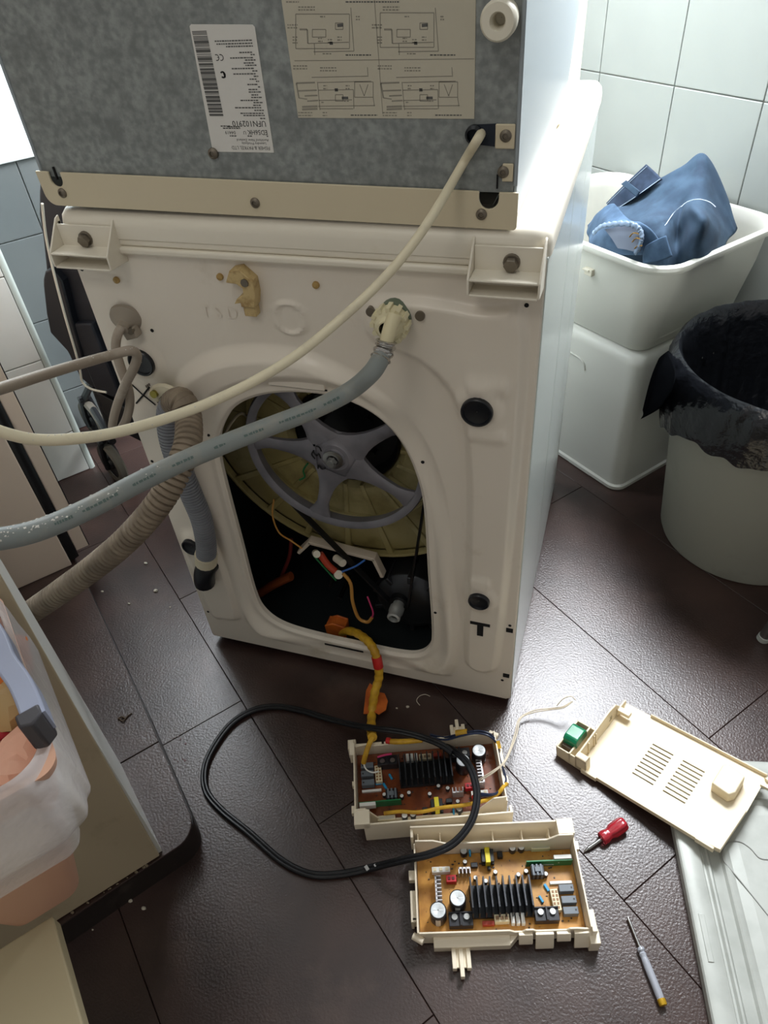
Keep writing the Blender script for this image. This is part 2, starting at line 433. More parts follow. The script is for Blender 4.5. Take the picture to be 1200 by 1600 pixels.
def relief(P):
    y = np.zeros(len(P))
    a = sd_poly(P, ARCH); y -= .011*sst(.004, -.022, a)*1.0
    o = sd_poly(P, inner[::3]); y += .012*sst(.040, .012, o)          # pressed back in towards the opening
    y += .004*sst(.006, .0, o)
    r = sd_poly(P, RCH); y -= .008*sst(.006, -.008, r)
    l = sd_poly(P, LCH); y -= .006*sst(.006, -.006, l)
    for x, z, rr in PLUGS:
        d = np.linalg.norm(P-np.array([x, z]), axis=1); y -= .0028*sst(rr+.018, rr+.005, d)
    d = np.linalg.norm(P-np.array([.295, .734]), axis=1); y -= .003*sst(.025, .02, d)-.0025*sst(.02, .016, d)
    y -= .004*sst(.798, .806, P[:, 1])*0
    y += .004*(sst(.003, .0, P[:, 0]-0)+sst(.597, .6, P[:, 0]))        # rolled side edges
    # short pressed ribs
    for x, z, w, h in ((.543, .672, .022, .004), (.543, .600, .022, .004), (.540, .325, .012, .006), (.37, .712, .0, .0)):
        if w: y -= .003*sst(.009, 0, np.maximum(np.abs(P[:, 0]-x)-w, 0)+np.maximum(np.abs(P[:, 1]-z)-h, 0))
    return y*1.35
MR = 140; rows = []
for k in range(MR+1):
    t = k/MR; t = t*.85+.15*t*t
    P = inner*(1-t)+outer*t; y = relief(P)
    rows.append([(P[i, 0], y[i], P[i, 1]) for i in range(NO)])
def panel_y(x, z): return float(relief(np.array([[x, z]]))[0])
q = MB(); lipw = [(inner[i, 0], rows[0][i][1]+.008, inner[i, 1]) for i in range(NO)]
q.grid([lipw]+rows, closed=True)
panel = part('back_panel', q, M_ENAMEL, washer, smooth=60)
# details pressed into or fixed on the back panel
def onpanel(name, mb_, material, **k): return part(name, mb_, material, panel, **k)
for x, z, r in PLUGS:
    y = panel_y(x, z)-.0052
    q = MB(); q.lathe([(r*1.08, .006), (r*1.07, .0005), (r*1.0, -.0008), (r*.90, -.0004), (r*.84, .0022), (r*.5, .0036), (.0005, .004)], (x, y, z), (0, 1, 0), 32, cap0=True)
    onpanel('hole_plug', q, M_BLACKR)
q = MB()
for x, z in [(.059,.768),(.211,.782),(.336,.780)]:
    q.lathe([(.0045, .0005), (.0042, -.003), (.002, -.004), (.0003, -.0042)], (x, panel_y(x, z), z), (0, 1, 0), 12)
each('yellowed_pin', q, mat('yellowed plug', (170, 140, 84), rough=.6), panel)
q = MB()
for x, z in [(.010,.779),(.581,.773),(.088,.699),(.128,.532),(.455,.533),(.466,.221),(.012,.095),(.010,.464),(.589,.226),(.583,.074),(.06,.445)]:
    q.cyl((x, panel_y(x, z)-.0006, z), (x, panel_y(x, z)+.004, z), .0026, n=10)
for x, z in [(.589, .214), (.589, .090)]:
    q.box((x-.0055, -.0008, z-.005), (x+.0055, .004, z+.005))
y = panel_y(.543, .228)
q.box((.527, y-.0012, .2265), (.559, y+.003, .2325)); q.box((.5385, y-.0012, .2), (.5485, y+.003, .2265))
q.box((.250, panel_y(.288, .0685)-.0012, .0665), (.326, panel_y(.288, .0685)+.003, .071))
q.box((.248, panel_y(.288, .634)-.0012, .6325), (.330, panel_y(.288, .634)+.003, .6345))
each('punched_hole', q, M_HOLE, panel, smooth=0)
q = MB(); q.box((.248, panel_y(.288, .640)-.003, .6348), (.328, panel_y(.288, .64)+.001, .646)); onpanel('pressed_tab', q, M_ENAMEL, bevel=.001)
q = MB()
for vs, fs in [text_mb('T S D', .022, lambda a, b: (.172+a, panel_y(.2, .74)-.0012, .727+b))]: q.add(vs, fs)
onpanel('embossed_letters', q, M_ENAMEL, smooth=0)
# crossed-out sticker remains and the black marker cross
q = MB()
for k in range(3):
    for t in range(6):
        x = .047+.0026*t+.003*k; z = .607-.0062*t+.002*k
        q.box((x, -.0008, z-.002), (x+.0022+.001*rnd.random(), -.0002, z+.002))
onpanel('faded_print', q, mat('faded print', (120, 112, 104), rough=.8), smooth=0)
q = MB(); q.tube([PY(206, 601, -.001), PY(222, 616, -.001), PY(243, 633, -.001)], .0011, 6); q.tube([PY(233, 605, -.001), PY(224, 617, -.001), PY(213, 630, -.001)], .0014, 6)
onpanel('marker_cross', q, M_BLACK)
# --- plastic lid
q = MB()
def rrect(x0, x1, y0, y1, r, n=6):
    P = []
    for cx, cy, a0 in ((x1-r, y1-r, 0), (x0+r, y1-r, PI/2), (x0+r, y0+r, PI), (x1-r, y0+r, 1.5*PI)):
        for i in range(n+1): P.append((cx+r*math.cos(a0+i*PI/2/n), cy+r*math.sin(a0+i*PI/2/n)))
    return P
def ringstack(q, specs, x0, x1, y0, y1, r, fn, n=6, capb=False, capt=True):
    rows = [[fn(a, b, z) for a, b in rrect(x0+i, x1-i, y0+i, y1-i, max(r-i, .001), n)] for i, z in specs]
    q.grid(rows, closed=True)
    k = len(rows[0])
    if capt: q.add(rows[-1], [tuple(range(k))])
    if capb: q.add(rows[0], [tuple(reversed(range(k)))])
ringstack(q, [(.004, .822), (.0, .824), (0, .838), (.002, .846), (.008, .8525), (.016, .854), (.07, .854), (.0705, .8532), (.0725, .8532), (.073, .854)], -.001, .602, -.006, .655, .024, lambda a, b, z: (a, b, z))
part('top_lid', q, M_LID, washer, smooth=40)
q = MB(); q.box((.08, -.010, .806), (.52, .004, .815)); q.box((.015, -.005, .815), (.585, .004, .824))
part('rear_lip', q, M_LID, washer, bevel=.003, segs=3)
# --- hose spacers at the two upper corners
for x0, x1 in ((.002, .086), (.522, .598)):
    q = MB(); t = .0025; f = -.036
    q.hexa([(x0,-.006,.795),(x0+t,-.006,.795),(x0+t,.0,.795),(x0,.0,.795),(x0,-.006,.842),(x0+t,-.006,.842),(x0+t,0,.842),(x0,0,.842)])
    for xx in (x0, x1-t):
        q.prism([(0, .794), (f, .797), (f, .814), (-.006, .846), (0, .848)], lambda a, b, d: (d, a, b), xx, xx+t)
    q.box((x0+t, f, .8120), (x1-t, 0, .8145)); q.box((x0+t, f, .7955), (x1-t, 0, .798)); q.box((x0+t, -.0095, .7955), (x1-t, -.0068, .84))
    sp = part('corner_spacer', q, M_LID, washer, bevel=.0008)
    xm = x0+.040 if x0 < .3 else x0+.042
    q = MB(); q.cyl((xm, -.012, .824), (xm, -.018, .8225), .0075, n=6); q.cyl((xm, -.005, .825), (xm, -.012, .824), .009, n=16)
    part('screw', q, M_SCREW, sp)
# --- broken hose clip
q = MB()
q.prism([(.240, .752), (.258, .752), (.262, .768), (.262, .786), (.247, .800), (.234, .797), (.226, .782), (.240, .781), (.247, .776), (.246, .768), (.236, .762), (.231, .755), (.240, .757)], lambda a, b, d: (a, d, b), -.016, .001)
q.box((.240, -.012, .738), (.256, 0, .751))
clip_ = part('broken_hose_clip', q, mat('yellowed plastic', (196, 172, 122), rough=.5, dirt=(140, 108, 60), dscale=60, dlo=.45, dhi=.7), washer, bevel=.001)
q = MB(); q.cyl((.252, -.018, .784), (.252, -.012, .784), .005, n=8); part('screw', q, M_SCREW, clip_)
# --- water inlet
vx, vz = .433, .752
q = MB(); q.cyl((vx, .004, vz), (vx, -.018, vz), .0205, n=24)
valve = part('inlet_valve', q, mat('green grey valve', (96, 110, 92), rough=.5), washer)
q = MB()
for i in range(12):
    a = 2*PI*i/12; q.box((-.0025, -.008, .0175), (.0025, .008, .0225), Matrix.Translation((vx, -.026, vz)) @ Matrix.Rotation(a, 4, 'Y'))
q.lathe([(.0195, 0), (.0195, -.014), (.013, -.017), (.0105, -.024), (.009, -.024)], (vx, -.018, vz), (0, 1, 0), 28, cap0=True)
part('hose_nut', q, mat('cream nut', (222, 214, 180), rough=.4), valve)
for x in (.405, .464):
    q = MB(); yv = panel_y(x, .757); q.cyl((x, yv+.004, .757), (x, yv-.003, .757), .0058, n=14); part('screw', q, M_SCREW, panel)
# --- drain elbow and hose saddle
q = MB(); q.tube(cat([(.062, .004, .250), (.056, -.014, .245), (.050, -.020, .228), (.046, -.020, .208)], 5), .0185, 16)
part('drain_elbow', q, M_BLACKR, washer)
q = MB()
for i in range(11):
    pass
arc = [(.094+.024*math.cos(a), -.020-.014*math.sin(a)*0, .590+.030*math.sin(a)) for a in np.linspace(-.35*PI, .85*PI, 14)]
q.tube(arc, .006, 8, flat=1.7); q.tube([(.078, .002, .606), (.080, -.012, .612), (.079, -.022, .608)], .005, 8)
sad = part('hose_saddle', q, M_CREAM, washer)
q = MB(); q.cyl((.080, -.004, .612), (.080, -.03, .616), .0055, n=12); part('screw', q, mat('brassy screw', (150, 140, 70), rough=.3, metal=.8), sad)

# --- everything seen inside the opening
AX = (.298, .472)
q = MB()
q.lathe([(.075, .155), (.085, .148), (.09, .118), (.10, .108), (.14, .112), (.20, .116), (.250, .122), (.268, .134), (.274, .155), (.276, .40)], (AX[0], 0, AX[1]), (0, 1, 0), 96)
tub = part('outer_tub', q, M_TUB, washer, smooth=50)
q = MB()
for i in range(20):
    a = 2*PI*i/20+.1
    M = Matrix.Translation((AX[0], 0, AX[1])) @ Matrix.Rotation(a, 4, 'Y')
    q.hexa([M @ Vector(v) for v in [(.092,.105,-.0035),(.262,.118,-.006),(.268,.135,-.007),(.092,.125,-.004),(.092,.105,.0035),(.262,.118,.006),(.268,.135,.007),(.092,.125,.004)]])
for r in (.165, .262):
    q.lathe([(r-.003, .125), (r-.003, .104+.02*(r-.15)/.1*.4), (r+.003, .104+.02*(r-.15)/.1*.4), (r+.003, .125)], (AX[0], 0, AX[1]), (0, 1, 0), 80)
part('tub_rib', q, M_TUB, tub, smooth=30, bevel=.001)
q = MB(); q.lathe([(.0005, .13), (.078, .134), (.088, .12), (.086, .112)], (AX[0], 0, AX[1]), (0, 1, 0), 48)
for i in range(9):
    a = 2*PI*i/9; q.cyl((AX[0]+.05*math.cos(a), .118, AX[1]+.05*math.sin(a)), (AX[0]+.05*math.cos(a), .135, AX[1]+.05*math.sin(a)), .006, n=10)
part('bearing_spider', q, M_BLACK, tub)
# pulley
R1 = .146; PYY = .062
q = MB()
q.lathe([(R1-.010, .010), (R1-.012, .0), (R1-.006, -.004), (R1, -.004), (R1+.002, .0), (R1-.001, .006), (R1-.001, .012), (R1+.002, .016), (R1-.008, .018), (R1-.010, .010)], (AX[0], PYY, AX[1]), (0, 1, 0), 96)
q.lathe([(.0005, -.006), (.016, -.006), (.018, -.003), (.024, -.003), (.026, -.001), (.043, .001), (.046, .006), (.0005, .01)], (AX[0], PYY, AX[1]), (0, 1, 0), 48)
spk = []
def dirpx(px, py):
    p = PY(px, py, PYY); return math.atan2(p[2]-AX[1], p[0]-AX[0])
for px, py in ((487, 668), (598, 678), (640, 782), (502, 792), (405, 690)): spk.append(dirpx(px, py))
for a in spk:
    rows = []
    for t in np.linspace(0, 1, 9):
        r = .03+t*(R1-.012-.03); w = .0098+.022*(1-t)**4+.010*max(0, t-.75)**1.5*8; th = .007-.003*t
        c, s = math.cos(a), math.sin(a)
        def pt(lat, dy): return (AX[0]+c*r-s*lat, PYY+dy, AX[1]+s*r+c*lat)
        rows.append([pt(-w, .0015), pt(-w*.6, -.002), pt(w*.6, -.002), pt(w, .0015), pt(w, th+.002), pt(-w, th+.002)])
    q.grid(rows, closed=True)
pul = part('drum_pulley', q, M_ALU, washer, smooth=40)
q = MB(); q.lathe([(.0165, -.0062), (.0165, -.009), (.012, -.010), (.0095, -.010)], (AX[0], PYY, AX[1]), (0, 1, 0), 28); q.cyl((AX[0], PYY-.009, AX[1]), (AX[0], PYY-.018, AX[1]), .0085, n=6); q.cyl((AX[0], PYY-.018, AX[1]), (AX[0], PYY-.020, AX[1]), .006, n=12)
part('centre_bolt', q, M_STEEL, pul)
q = MB(); dy = PYY-.0035
for pts in ([(494, 697), (499, 699), (502, 705)], [(489, 705), (494, 712), (498, 709), (501, 716)], [(490, 704), (487, 710), (492, 717)], [(498, 727), (503, 733), (508, 731)], [(497, 727), (497, 732)]):
    q.tube(cat([PY(a, b, dy) for a, b in pts], 4), .0011, 6)
part('marker_scribble', q, M_BLACK, pul)
# drive motor, its shaft and the belt
mx_, mz_ = .395, .120
q = MB(); q.lathe([(.0005, .08), (.03, .078), (.055, .085), (.07, .10), (.072, .18), (.06, .22), (.0005, .22)], (mx_, 0, mz_), (0, 1, 0), 32)
for i in range(10):
    a = 2*PI*i/10; q.box((-.004, .088, .05), (.004, .20, .0745), Matrix.Translation((mx_, 0, mz_)) @ Matrix.Rotation(a, 4, 'Y'))
motor = part('drive_motor', q, mat('dark motor metal', (74, 76, 80), rough=.35, metal=.8), washer, bevel=.0015)
sh0 = PY(617, 960, .045); sx, sz = sh0[0], sh0[2]
q = MB(); q.lathe([(.009, .10), (.0105, .075), (.0105, .063), (.0135, .061), (.0135, .050), (.012, .047), (.012, .036), (.0085, .034), (.0075, .042)], (sx, 0, sz), (0, 1, 0), 24)
part('motor_shaft', q, mat('bright shaft steel', (200, 202, 200), rough=.45, metal=.7), motor)
q = MB(); q.lathe([(.0005, .085), (.018, .084), (.018, .07), (.008, .07)], (sx, 0, sz), (0, 1, 0), 24); part('motor_pulley', q, M_BLACK, motor)
# belt: two straight runs and the wrap round each pulley
def tang(cx, cz, r, dx, dz, r2, side):
    D = np.array([dx-cx, dz-cz]); L = np.linalg.norm(D); a = math.atan2(D[1], D[0]); b = math.acos((r-r2)/L)
    t = a+side*b
    return t
ta = tang(AX[0], AX[1], R1+.001, sx, sz, .017, 1); tb = tang(AX[0], AX[1], R1+.001, sx, sz, .017, -1)
if ta < tb: ta, tb = ta, tb
path = []
lo_, hi_ = ta, tb+2*PI
if lo_ > hi_: hi_ += 2*PI
for t in np.linspace(lo_, hi_, 60): path.append((AX[0]+(R1+.001)*math.cos(t), PYY+.008, AX[1]+(R1+.001)*math.sin(t)))
for t in np.linspace(hi_, hi_+(2*PI-(hi_-lo_)), 14): path.append((sx+.017*math.cos(t), PYY+.012, sz+.017*math.sin(t)))
q = MB(); q.tube(path, .0055, 8, closed=True, flat=.35)
# keep the belt's broad face along the drum axis
belt_rows = []
k = len(path)
for i in range(k):
    a = Vector(path[i-1]); b = Vector(path[(i+1) % k]); d = (b-a).normalized(); n_ = d.cross(Vector((0, 1, 0))); p = Vector(path[i])
    belt_rows.append([p+n_*.0018+Vector((0, -.0055, 0)), p+n_*.0018+Vector((0, .0055, 0)), p-n_*.0018+Vector((0, .0055, 0)), p-n_*.0018+Vector((0, -.0055, 0))])
belt_rows.append(belt_rows[0])
q = MB(); q.grid(belt_rows, closed=True); part('drive_belt', q, M_BLACK, washer, smooth=50)
# heater bracket and its wiring
hb = [PY(468, 862, .088), PY(484, 847, .088), PY(584, 873, .088), PY(597, 899, .088)]
q = MB()
for a, b in ((0, 1), (1, 2), (2, 3)):
    A, B = Vector(hb[a]), Vector(hb[b]); d = (B-A).normalized(); n_ = Vector((-d.z, 0, d.x))
    e = .003
    q.hexa([A-d*e-n_*.0035+Vector((0,-.004,0)), B+d*e-n_*.0035+Vector((0,-.004,0)), B+d*e-n_*.0035+Vector((0,.014,0)), A-d*e-n_*.0035+Vector((0,.014,0)),
            A-d*e+n_*.0035+Vector((0,-.004,0)), B+d*e+n_*.0035+Vector((0,-.004,0)), B+d*e+n_*.0035+Vector((0,.014,0)), A-d*e+n_*.0035+Vector((0,.014,0))])
heat = part('heater_bracket', q, mat('pale heater bracket', (214, 200, 182), rough=.5), washer, bevel=.0015)
q = MB(); q.tube(cat([PY(500, 865, .065), PY(512, 882, .062), PY(524, 893, .06)], 4), .0062, 10); part('red_sleeve', q, mat('red brown sleeve', (178, 64, 40), rough=.5), heat)
q = MB(); q.cyl(PY(493, 864, .075), PY(495, 866, .055), .0065); q.cyl(PY(527, 896, .075), PY(529, 898, .055), .008); q.cyl(PY(525, 872, .075), PY(536, 880, .06), .007)
each('heater_terminal', q, M_WHITEP, heat)
def wire(name, pts, r, material, par, n=8, k=6): 
    q = MB(); q.tube(cat(pts, k), r, n); return part(name, q, material, par)
M_GREEN = mat('green wire', (40, 120, 70), rough=.4); M_BLUE = mat('blue wire', (60, 110, 190), rough=.4); M_TAN = mat('tan sleeve', (196, 142, 70), rough=.5); M_PINK = mat('pink wire', (200, 60, 110), rough=.4)
wire('green_wire', [PY(490, 868, .06), PY(505, 885, .06), PY(525, 907, .06)], .0016, M_GREEN, heat)
wire('blue_wire', [PY(535, 893, .06), PY(555, 885, .055), PY(570, 875, .06)], .0018, M_BLUE, heat)
wire('tan_wire_sleeve', [PY(536, 896, .058), PY(548, 912, .055), PY(551, 940, .05), PY(560, 965, .05), PY(574, 972, .05), PY(581, 965, .05)], .0032, M_TAN, washer)
wire('pink_wire', [PY(574, 932, .06), PY(579, 945, .055), PY(583, 958, .052), PY(580, 967, .05)], .0016, M_PINK, washer)
wire('tan_wire', [PY(428, 780, .10), PY(426, 806, .085), PY(436, 832, .08), PY(455, 845, .07), PY(472, 857, .07)], .0016, M_TAN, washer)
wire('green_marker', [PY(481, 724, .10), PY(474, 735, .10), PY(476, 745, .10), PY(468, 750, .10)], .0016, M_GREEN, tub)
wire('pale_tube', [PY(345, 690, .03), PY(362, 660, .04), PY(378, 646, .06), PY(395, 660, .09), PY(410, 672, .10)], .0022, mat('clear tube', (150, 140, 118), rough=.3), washer)
wire('red_wire_bundle', [PY(455, 842, .16), PY(452, 870, .15), PY(440, 900, .14)], .004, mat('dull red wire', (120, 44, 40), rough=.5), washer)
q = MB(); q.tube(cat([PY(395, 935, .12), PY(425, 915, .12), PY(455, 900, .13)], 5), .011, 12, flat=.8); part('orange_bound_loom', q, mat('brown orange tape', (150, 74, 34), rough=.6), washer)
q = MB(); a, b = PY(512, 915, .12), PY(530, 935, .12)
for p in (PY(516, 915, .10), PY(531, 935, .10)): q.cyl(p, p+np.array([.0, .06, .0]), .004, n=12)
each('base_bolt', q, M_STEEL, washer)

# ================================================================== TUMBLE DRYER standing upside down on the washer
M_GALV = mat('galvanised sheet', (126, 131, 130), rough=.5, metal=.2, c2=(152, 157, 155), scale=130, lo=.36, hi=.64, detail=2.5, dirt=(116, 120, 119), dscale=30, dlo=.45, dhi=.7)
M_DSIDE = mat('pale dryer side', (152, 161, 166), rough=.35)
M_TRIM = mat('aged cream steel', (208, 196, 168), rough=.45, dirt=(178, 160, 122), dscale=9, dlo=.58, dhi=.85)
M_PAPER = mat('paper label', (216, 214, 208), rough=.6)
M_PAPER2 = mat('beige paper', (190, 184, 166), rough=.6)
M_INK = mat('grey ink', (92, 92, 90), rough=.7)
M_INKL = mat('faint ink', (142, 138, 126), rough=.7)
M_INKB = mat('black ink', (44, 44, 46), rough=.7)
DX0, DX1, DZ0, DZ1 = .0, .564, .853, 1.66
dryer = thing('tumble_dryer', 'grey galvanised back of a tumble dryer standing upside down on the washing machine', 'tumble dryer', (.28, .3, DZ0))
q = MB()
NX = .018
q.prism([(.004, .892), (.560, .889), (.560, DZ1), (.004, DZ1)], lambda a, b, d: (a, d, b), .002, .004)
back = part('back_sheet', q, M_GALV, dryer, smooth=0)
q = MB(); q.box((.0, .0005, .895), (.004, .52, DZ1)); q.box((.001, .004, .864), (.004, .52, .895)); part('side_panel', q, M_DSIDE, dryer, bevel=.0012)
q = MB(); q.box((0, .004, DZ1), (DX1, .52, DZ1+.004)); part('base_sheet', q, M_GALV, dryer)
q = MB(); q.box((.560, .0005, .895), (DX1, .52, DZ1)); q.box((.5600, .004, .8605), (.563, .52, .895))
part('side_panel', q, M_DSIDE, dryer, bevel=.0012)
# bottom trim with its keyhole notches and rounded lower corners
def arcpts(cx, cz, r, a0, a1, n=8): return [(cx+r*math.cos(a0+(a1-a0)*i/n), cz+r*math.sin(a0+(a1-a0)*i/n)) for i in range(n+1)]
zt0, zt1 = .899, .8905
poly = [(-.0035, zt0), (.014, zt0-.0005)] + arcpts(.0225, .890, .0085, PI, 2*PI) + [(.031, zt0-.0008)]
poly += [(.527, zt1+.0005)] + arcpts(.537, .884, .010, PI, 2*PI) + [(.547, zt1)] + [(.566, zt1)] + arcpts(.562, .858, .004, 0, -PI/2, 4) + arcpts(.012, .874, .0142, -PI/2, -PI, 6)
q = MB(); q.prism(poly, lambda a, b, d: (a, d, b), -.0028, .0002)
trim = part('bottom_trim', q, M_TRIM, dryer, bevel=.0006)
for x, z, par in [(.551,.941,'p'),(.550,.909,'p'),(.530,.869,'t'),(.278,.872,'t'),(.025,.875,'t'),(.237,.921,'p')]:
    q = MB(); y = -.003 if par == 't' else .0
    q.lathe([(.0058, .0022), (.0056, -.001), (.0042, -.0026), (.0028, -.003), (.0024, -.0012), (.0003, -.0012)], (x, y, z), (0, 1, 0), 20)
    part('screw', q, M_SCREW, trim if par == 't' else back)
q = MB(); q.box((.541, -.0004, .9295), (.5595, .002, .951)); part('corner_plate', q, M_TRIM, back, bevel=.001)
q = MB(); q.box((.549, -.0006, .9), (.5595, .002, .9165)); part('corner_plate', q, M_TRIM, back, bevel=.001)
q = MB(); q.box((.5435, .0002, .893), (.545, .002, .906)); q.box((.0205, -.0002, .889), (.0225, .002, .903)); each('slot', q, M_HOLE, back, smooth=0)
q = MB(); q.prism(arcpts(.5215, .9415, .0085, PI/2, 1.5*PI, 8)+[(.543, .931), (.543, .951)], lambda a, b, d: (a, d, b), .0008, .003); part('cord_opening', q, mat('dark blue opening', (26, 34, 46), rough=.7), back, smooth=0)
q = MB(); q.lathe([(.0085, .004), (.0085, -.003), (.006, -.006), (.0055, .0)], (.521, 0, .942), (0, 1, 0), 20); part('cord_grommet', q, M_BLACKR, back)
q = MB(); q.lathe([(.014, .003), (.0155, -.010), (.0155, -.019), (.0135, -.0225), (.007, -.0225), (.0055, -.018), (.005, -.003), (.0003, -.003)], (.544, 0, 1.034), (0, 1, 0), 36)
part('spacer_knob', q, mat('ivory knob', (226, 220, 202), rough=.4), back)
q = MB()
q.prism([(.36, .858), (.43, .885), (.498, .973), (.535, 1.03), (.585, 1.06), (.605, 1.0), (.600, .858)], lambda a, b, d: (d, a, b), -.004, .5665)
part('control_fascia', q, mat('ivory fascia', (226, 216, 190), rough=.45), dryer, bevel=.004, segs=3)
q = MB(); q.prism([(.535, 1.03), (.585, 1.06), (.585, DZ1), (.522, DZ1), (.522, 1.012)], lambda a, b, d: (d, a, b), .0, .564); part('front_panel', q, M_DSIDE, dryer)
# rating label (printed upright for the dryer, so it hangs upside down here)
LBW, LBH = .071, .113
lab = MB(); lab.prism([(.2365, .9225), (.3085, .9225), (.3095, 1.0325), (.3075, 1.0345), (.2425, 1.0365), (.2405, 1.0350)], lambda a, b, d: (a, d, b), .0012, .0022)
lab_o = part('rating_label', lab, M_PAPER, dryer, smooth=0)
def LB(x, y):   # upright label coordinates: x from the left, y down from the top, in metres
    return (.3085-x+.0*y, .0010, .9225+y)
def LT(s, x, y, size, mt, sx=1.0):
    q = MB(); vs, fs = text_mb(s, size, lambda a, b: (LB(x+a, y-b)[0], .0010, LB(x+a, y-b)[2]), sx=sx); q.add(vs, fs); return q
def lt(name, items, mt):
    q = MB()
    for s, x, y, size, sx in items:
        vs, fs = text_mb(s, size, lambda a, b: LB(x+a, y-b), sx=sx); q.add(vs, fs)
    part(name, q, mt, lab_o, smooth=0)
lt('maker_line', [('FISHER & PAYKEL LTD', .0035, .0060, .0050, .92), ('Laundry Products', .007, .0098, .0036, 1.1), ('Auckland New Zealand', .0035, .0130, .0034, 1.15)], M_INK)
lt('model_line', [('ED56HK', .0035, .0215, .0066, .95), ('UFN102910', .0035, .0300, .0078, 1.0)], M_INKB)
lt('code_line', [('U', .028, .0205, .0048, 1), ('04419', .040, .0205, .0046, 1.1)], M_INK)
q = MB()
r2 = random.Random(3)
def dash(x, y, L, h=.0011):
    while L > .002:
        w = min(L, r2.uniform(.0012, .0034)); q.add([LB(x, y), LB(x+w, y), LB(x+w, y+h), LB(x, y+h)], [(0, 1, 2, 3)]); x += w+.0006; L -= w+.0006
for x, y, L in [(.0035,.0152,.004),(.022,.0152,.006),(.040,.0152,.010),(.034,.0225,.02),(.034,.0240,.016),(.0035,.0318,.006),(.045,.0245,.013),
                (.0035,.0345,.024),(.0045,.0365,.026),(.0035,.0392,.012),(.006,.0416,.030),(.006,.0438,.010),(.0035,.0462,.011),(.008,.0482,.021),(.0035,.0508,.014),(.007,.0530,.010),(.0035,.0556,.016),(.007,.0578,.010),(.0035,.0600,.004),(.006,.0622,.011),
                (.0035,.0648,.006),(.006,.0668,.008),(.0035,.0692,.005),(.006,.0714,.026),(.0035,.0738,.008),(.007,.0760,.024),(.0035,.0786,.014),(.006,.0806,.012),(.0035,.0830,.012),(.006,.0850,.025),(.0035,.0874,.006),(.006,.0894,.015),
                (.004,.0945,.030),(.004,.0968,.040),(.004,.0992,.042)]:
    dash(x, y, L)
part('small_print', q, M_INK, lab_o, smooth=0)
q = MB(); y = .0345
while y < .1085:
    h = r2.choice([.0007, .0007, .0014, .0021, .0028]); q.add([LB(.0505, y), LB(.0665, y), LB(.0665, y+h), LB(.0505, y+h)], [(0, 1, 2, 3)]); y += h+r2.choice([.0005, .0005, .001])
part('barcode', q, M_INK, lab_o, smooth=0)
q = MB()
def ringarc(cx, cy, ro, ri, a0, a1, n=16):
    P = []
    for i in range(n+1):
        a = a0+(a1-a0)*i/n; P.append((cx+ro*math.cos(a), cy-ro*math.sin(a)))
    Q = [(cx+ri*math.cos(a0+(a1-a0)*i/n), cy-ri*math.sin(a0+(a1-a0)*i/n)) for i in range(n+1)]
    o = len(q.v); q.add([LB(*p) for p in P+Q], [(i, i+1, n+2+i, n+1+i) for i in range(n)])
ringarc(.042, .0715, .0032, .0016, .25*PI, 1.8*PI); q.add([LB(.0392, .069), LB(.0408, .069), LB(.0418, .0742), LB(.0404, .0742)], [(0, 1, 2, 3)])
part('tick_mark', q, M_INKB, lab_o, smooth=0)
q = MB(); ringarc(.0405, .0862, .0028, .0021, .35*PI, 1.65*PI); ringarc(.0452, .0862, .0028, .0021, .35*PI, 1.65*PI); q.add([LB(.0424, .0859), LB(.0445, .0859), LB(.0445, .0865), LB(.0424, .0865)], [(0, 1, 2, 3)])
part('conformity_mark', q, M_INKB, lab_o, smooth=0)
# wiring diagram sheet, also upside down; drawn here in panel coordinates
dg = MB(); dg.prism([(.3415, .9555), (.5205, .9550), (.5205, 1.085), (.3405, 1.085)], lambda a, b, d: (a, d, b), .0012, .0022)
dg_o = part('wiring_diagram', dg, M_PAPER2, dryer, smooth=0)
q = MB(); q2 = MB()
def DP(px, py): p = PY(px, py, .0010); return np.array([p[0], .0010, p[2]])
def ln(a, b, w=.00035, tgt=None):
    A, B = DP(*a), DP(*b); d = B-A; L = np.linalg.norm(d)
    if L < 1e-6: return
    d /= L; n_ = np.array([-d[2], 0, d[0]])*w; (tgt or q).add([A-n_, B-n_, B+n_, A+n_], [(0, 1, 2, 3)])
def rectl(x0, y0, x1, y1, w=.00035, tgt=None):
    ln((x0, y0), (x1, y0), w, tgt); ln((x1, y0), (x1, y1), w, tgt); ln((x1, y1), (x0, y1), w, tgt); ln((x0, y1), (x0, y0), w, tgt)
def scrib(x, y, L, n=2, tgt=None):
    for k in range(n):
        xx = x
        while xx < x+L:
            w = r2.uniform(2, 5); ln((xx, y+k*4.5), (min(xx+w, x+L), y+k*4.5), .0005, tgt); xx += w+1.2
ln((585, 0), (598, 178), .0003); ln((460, 95), (741, 92), .0003)
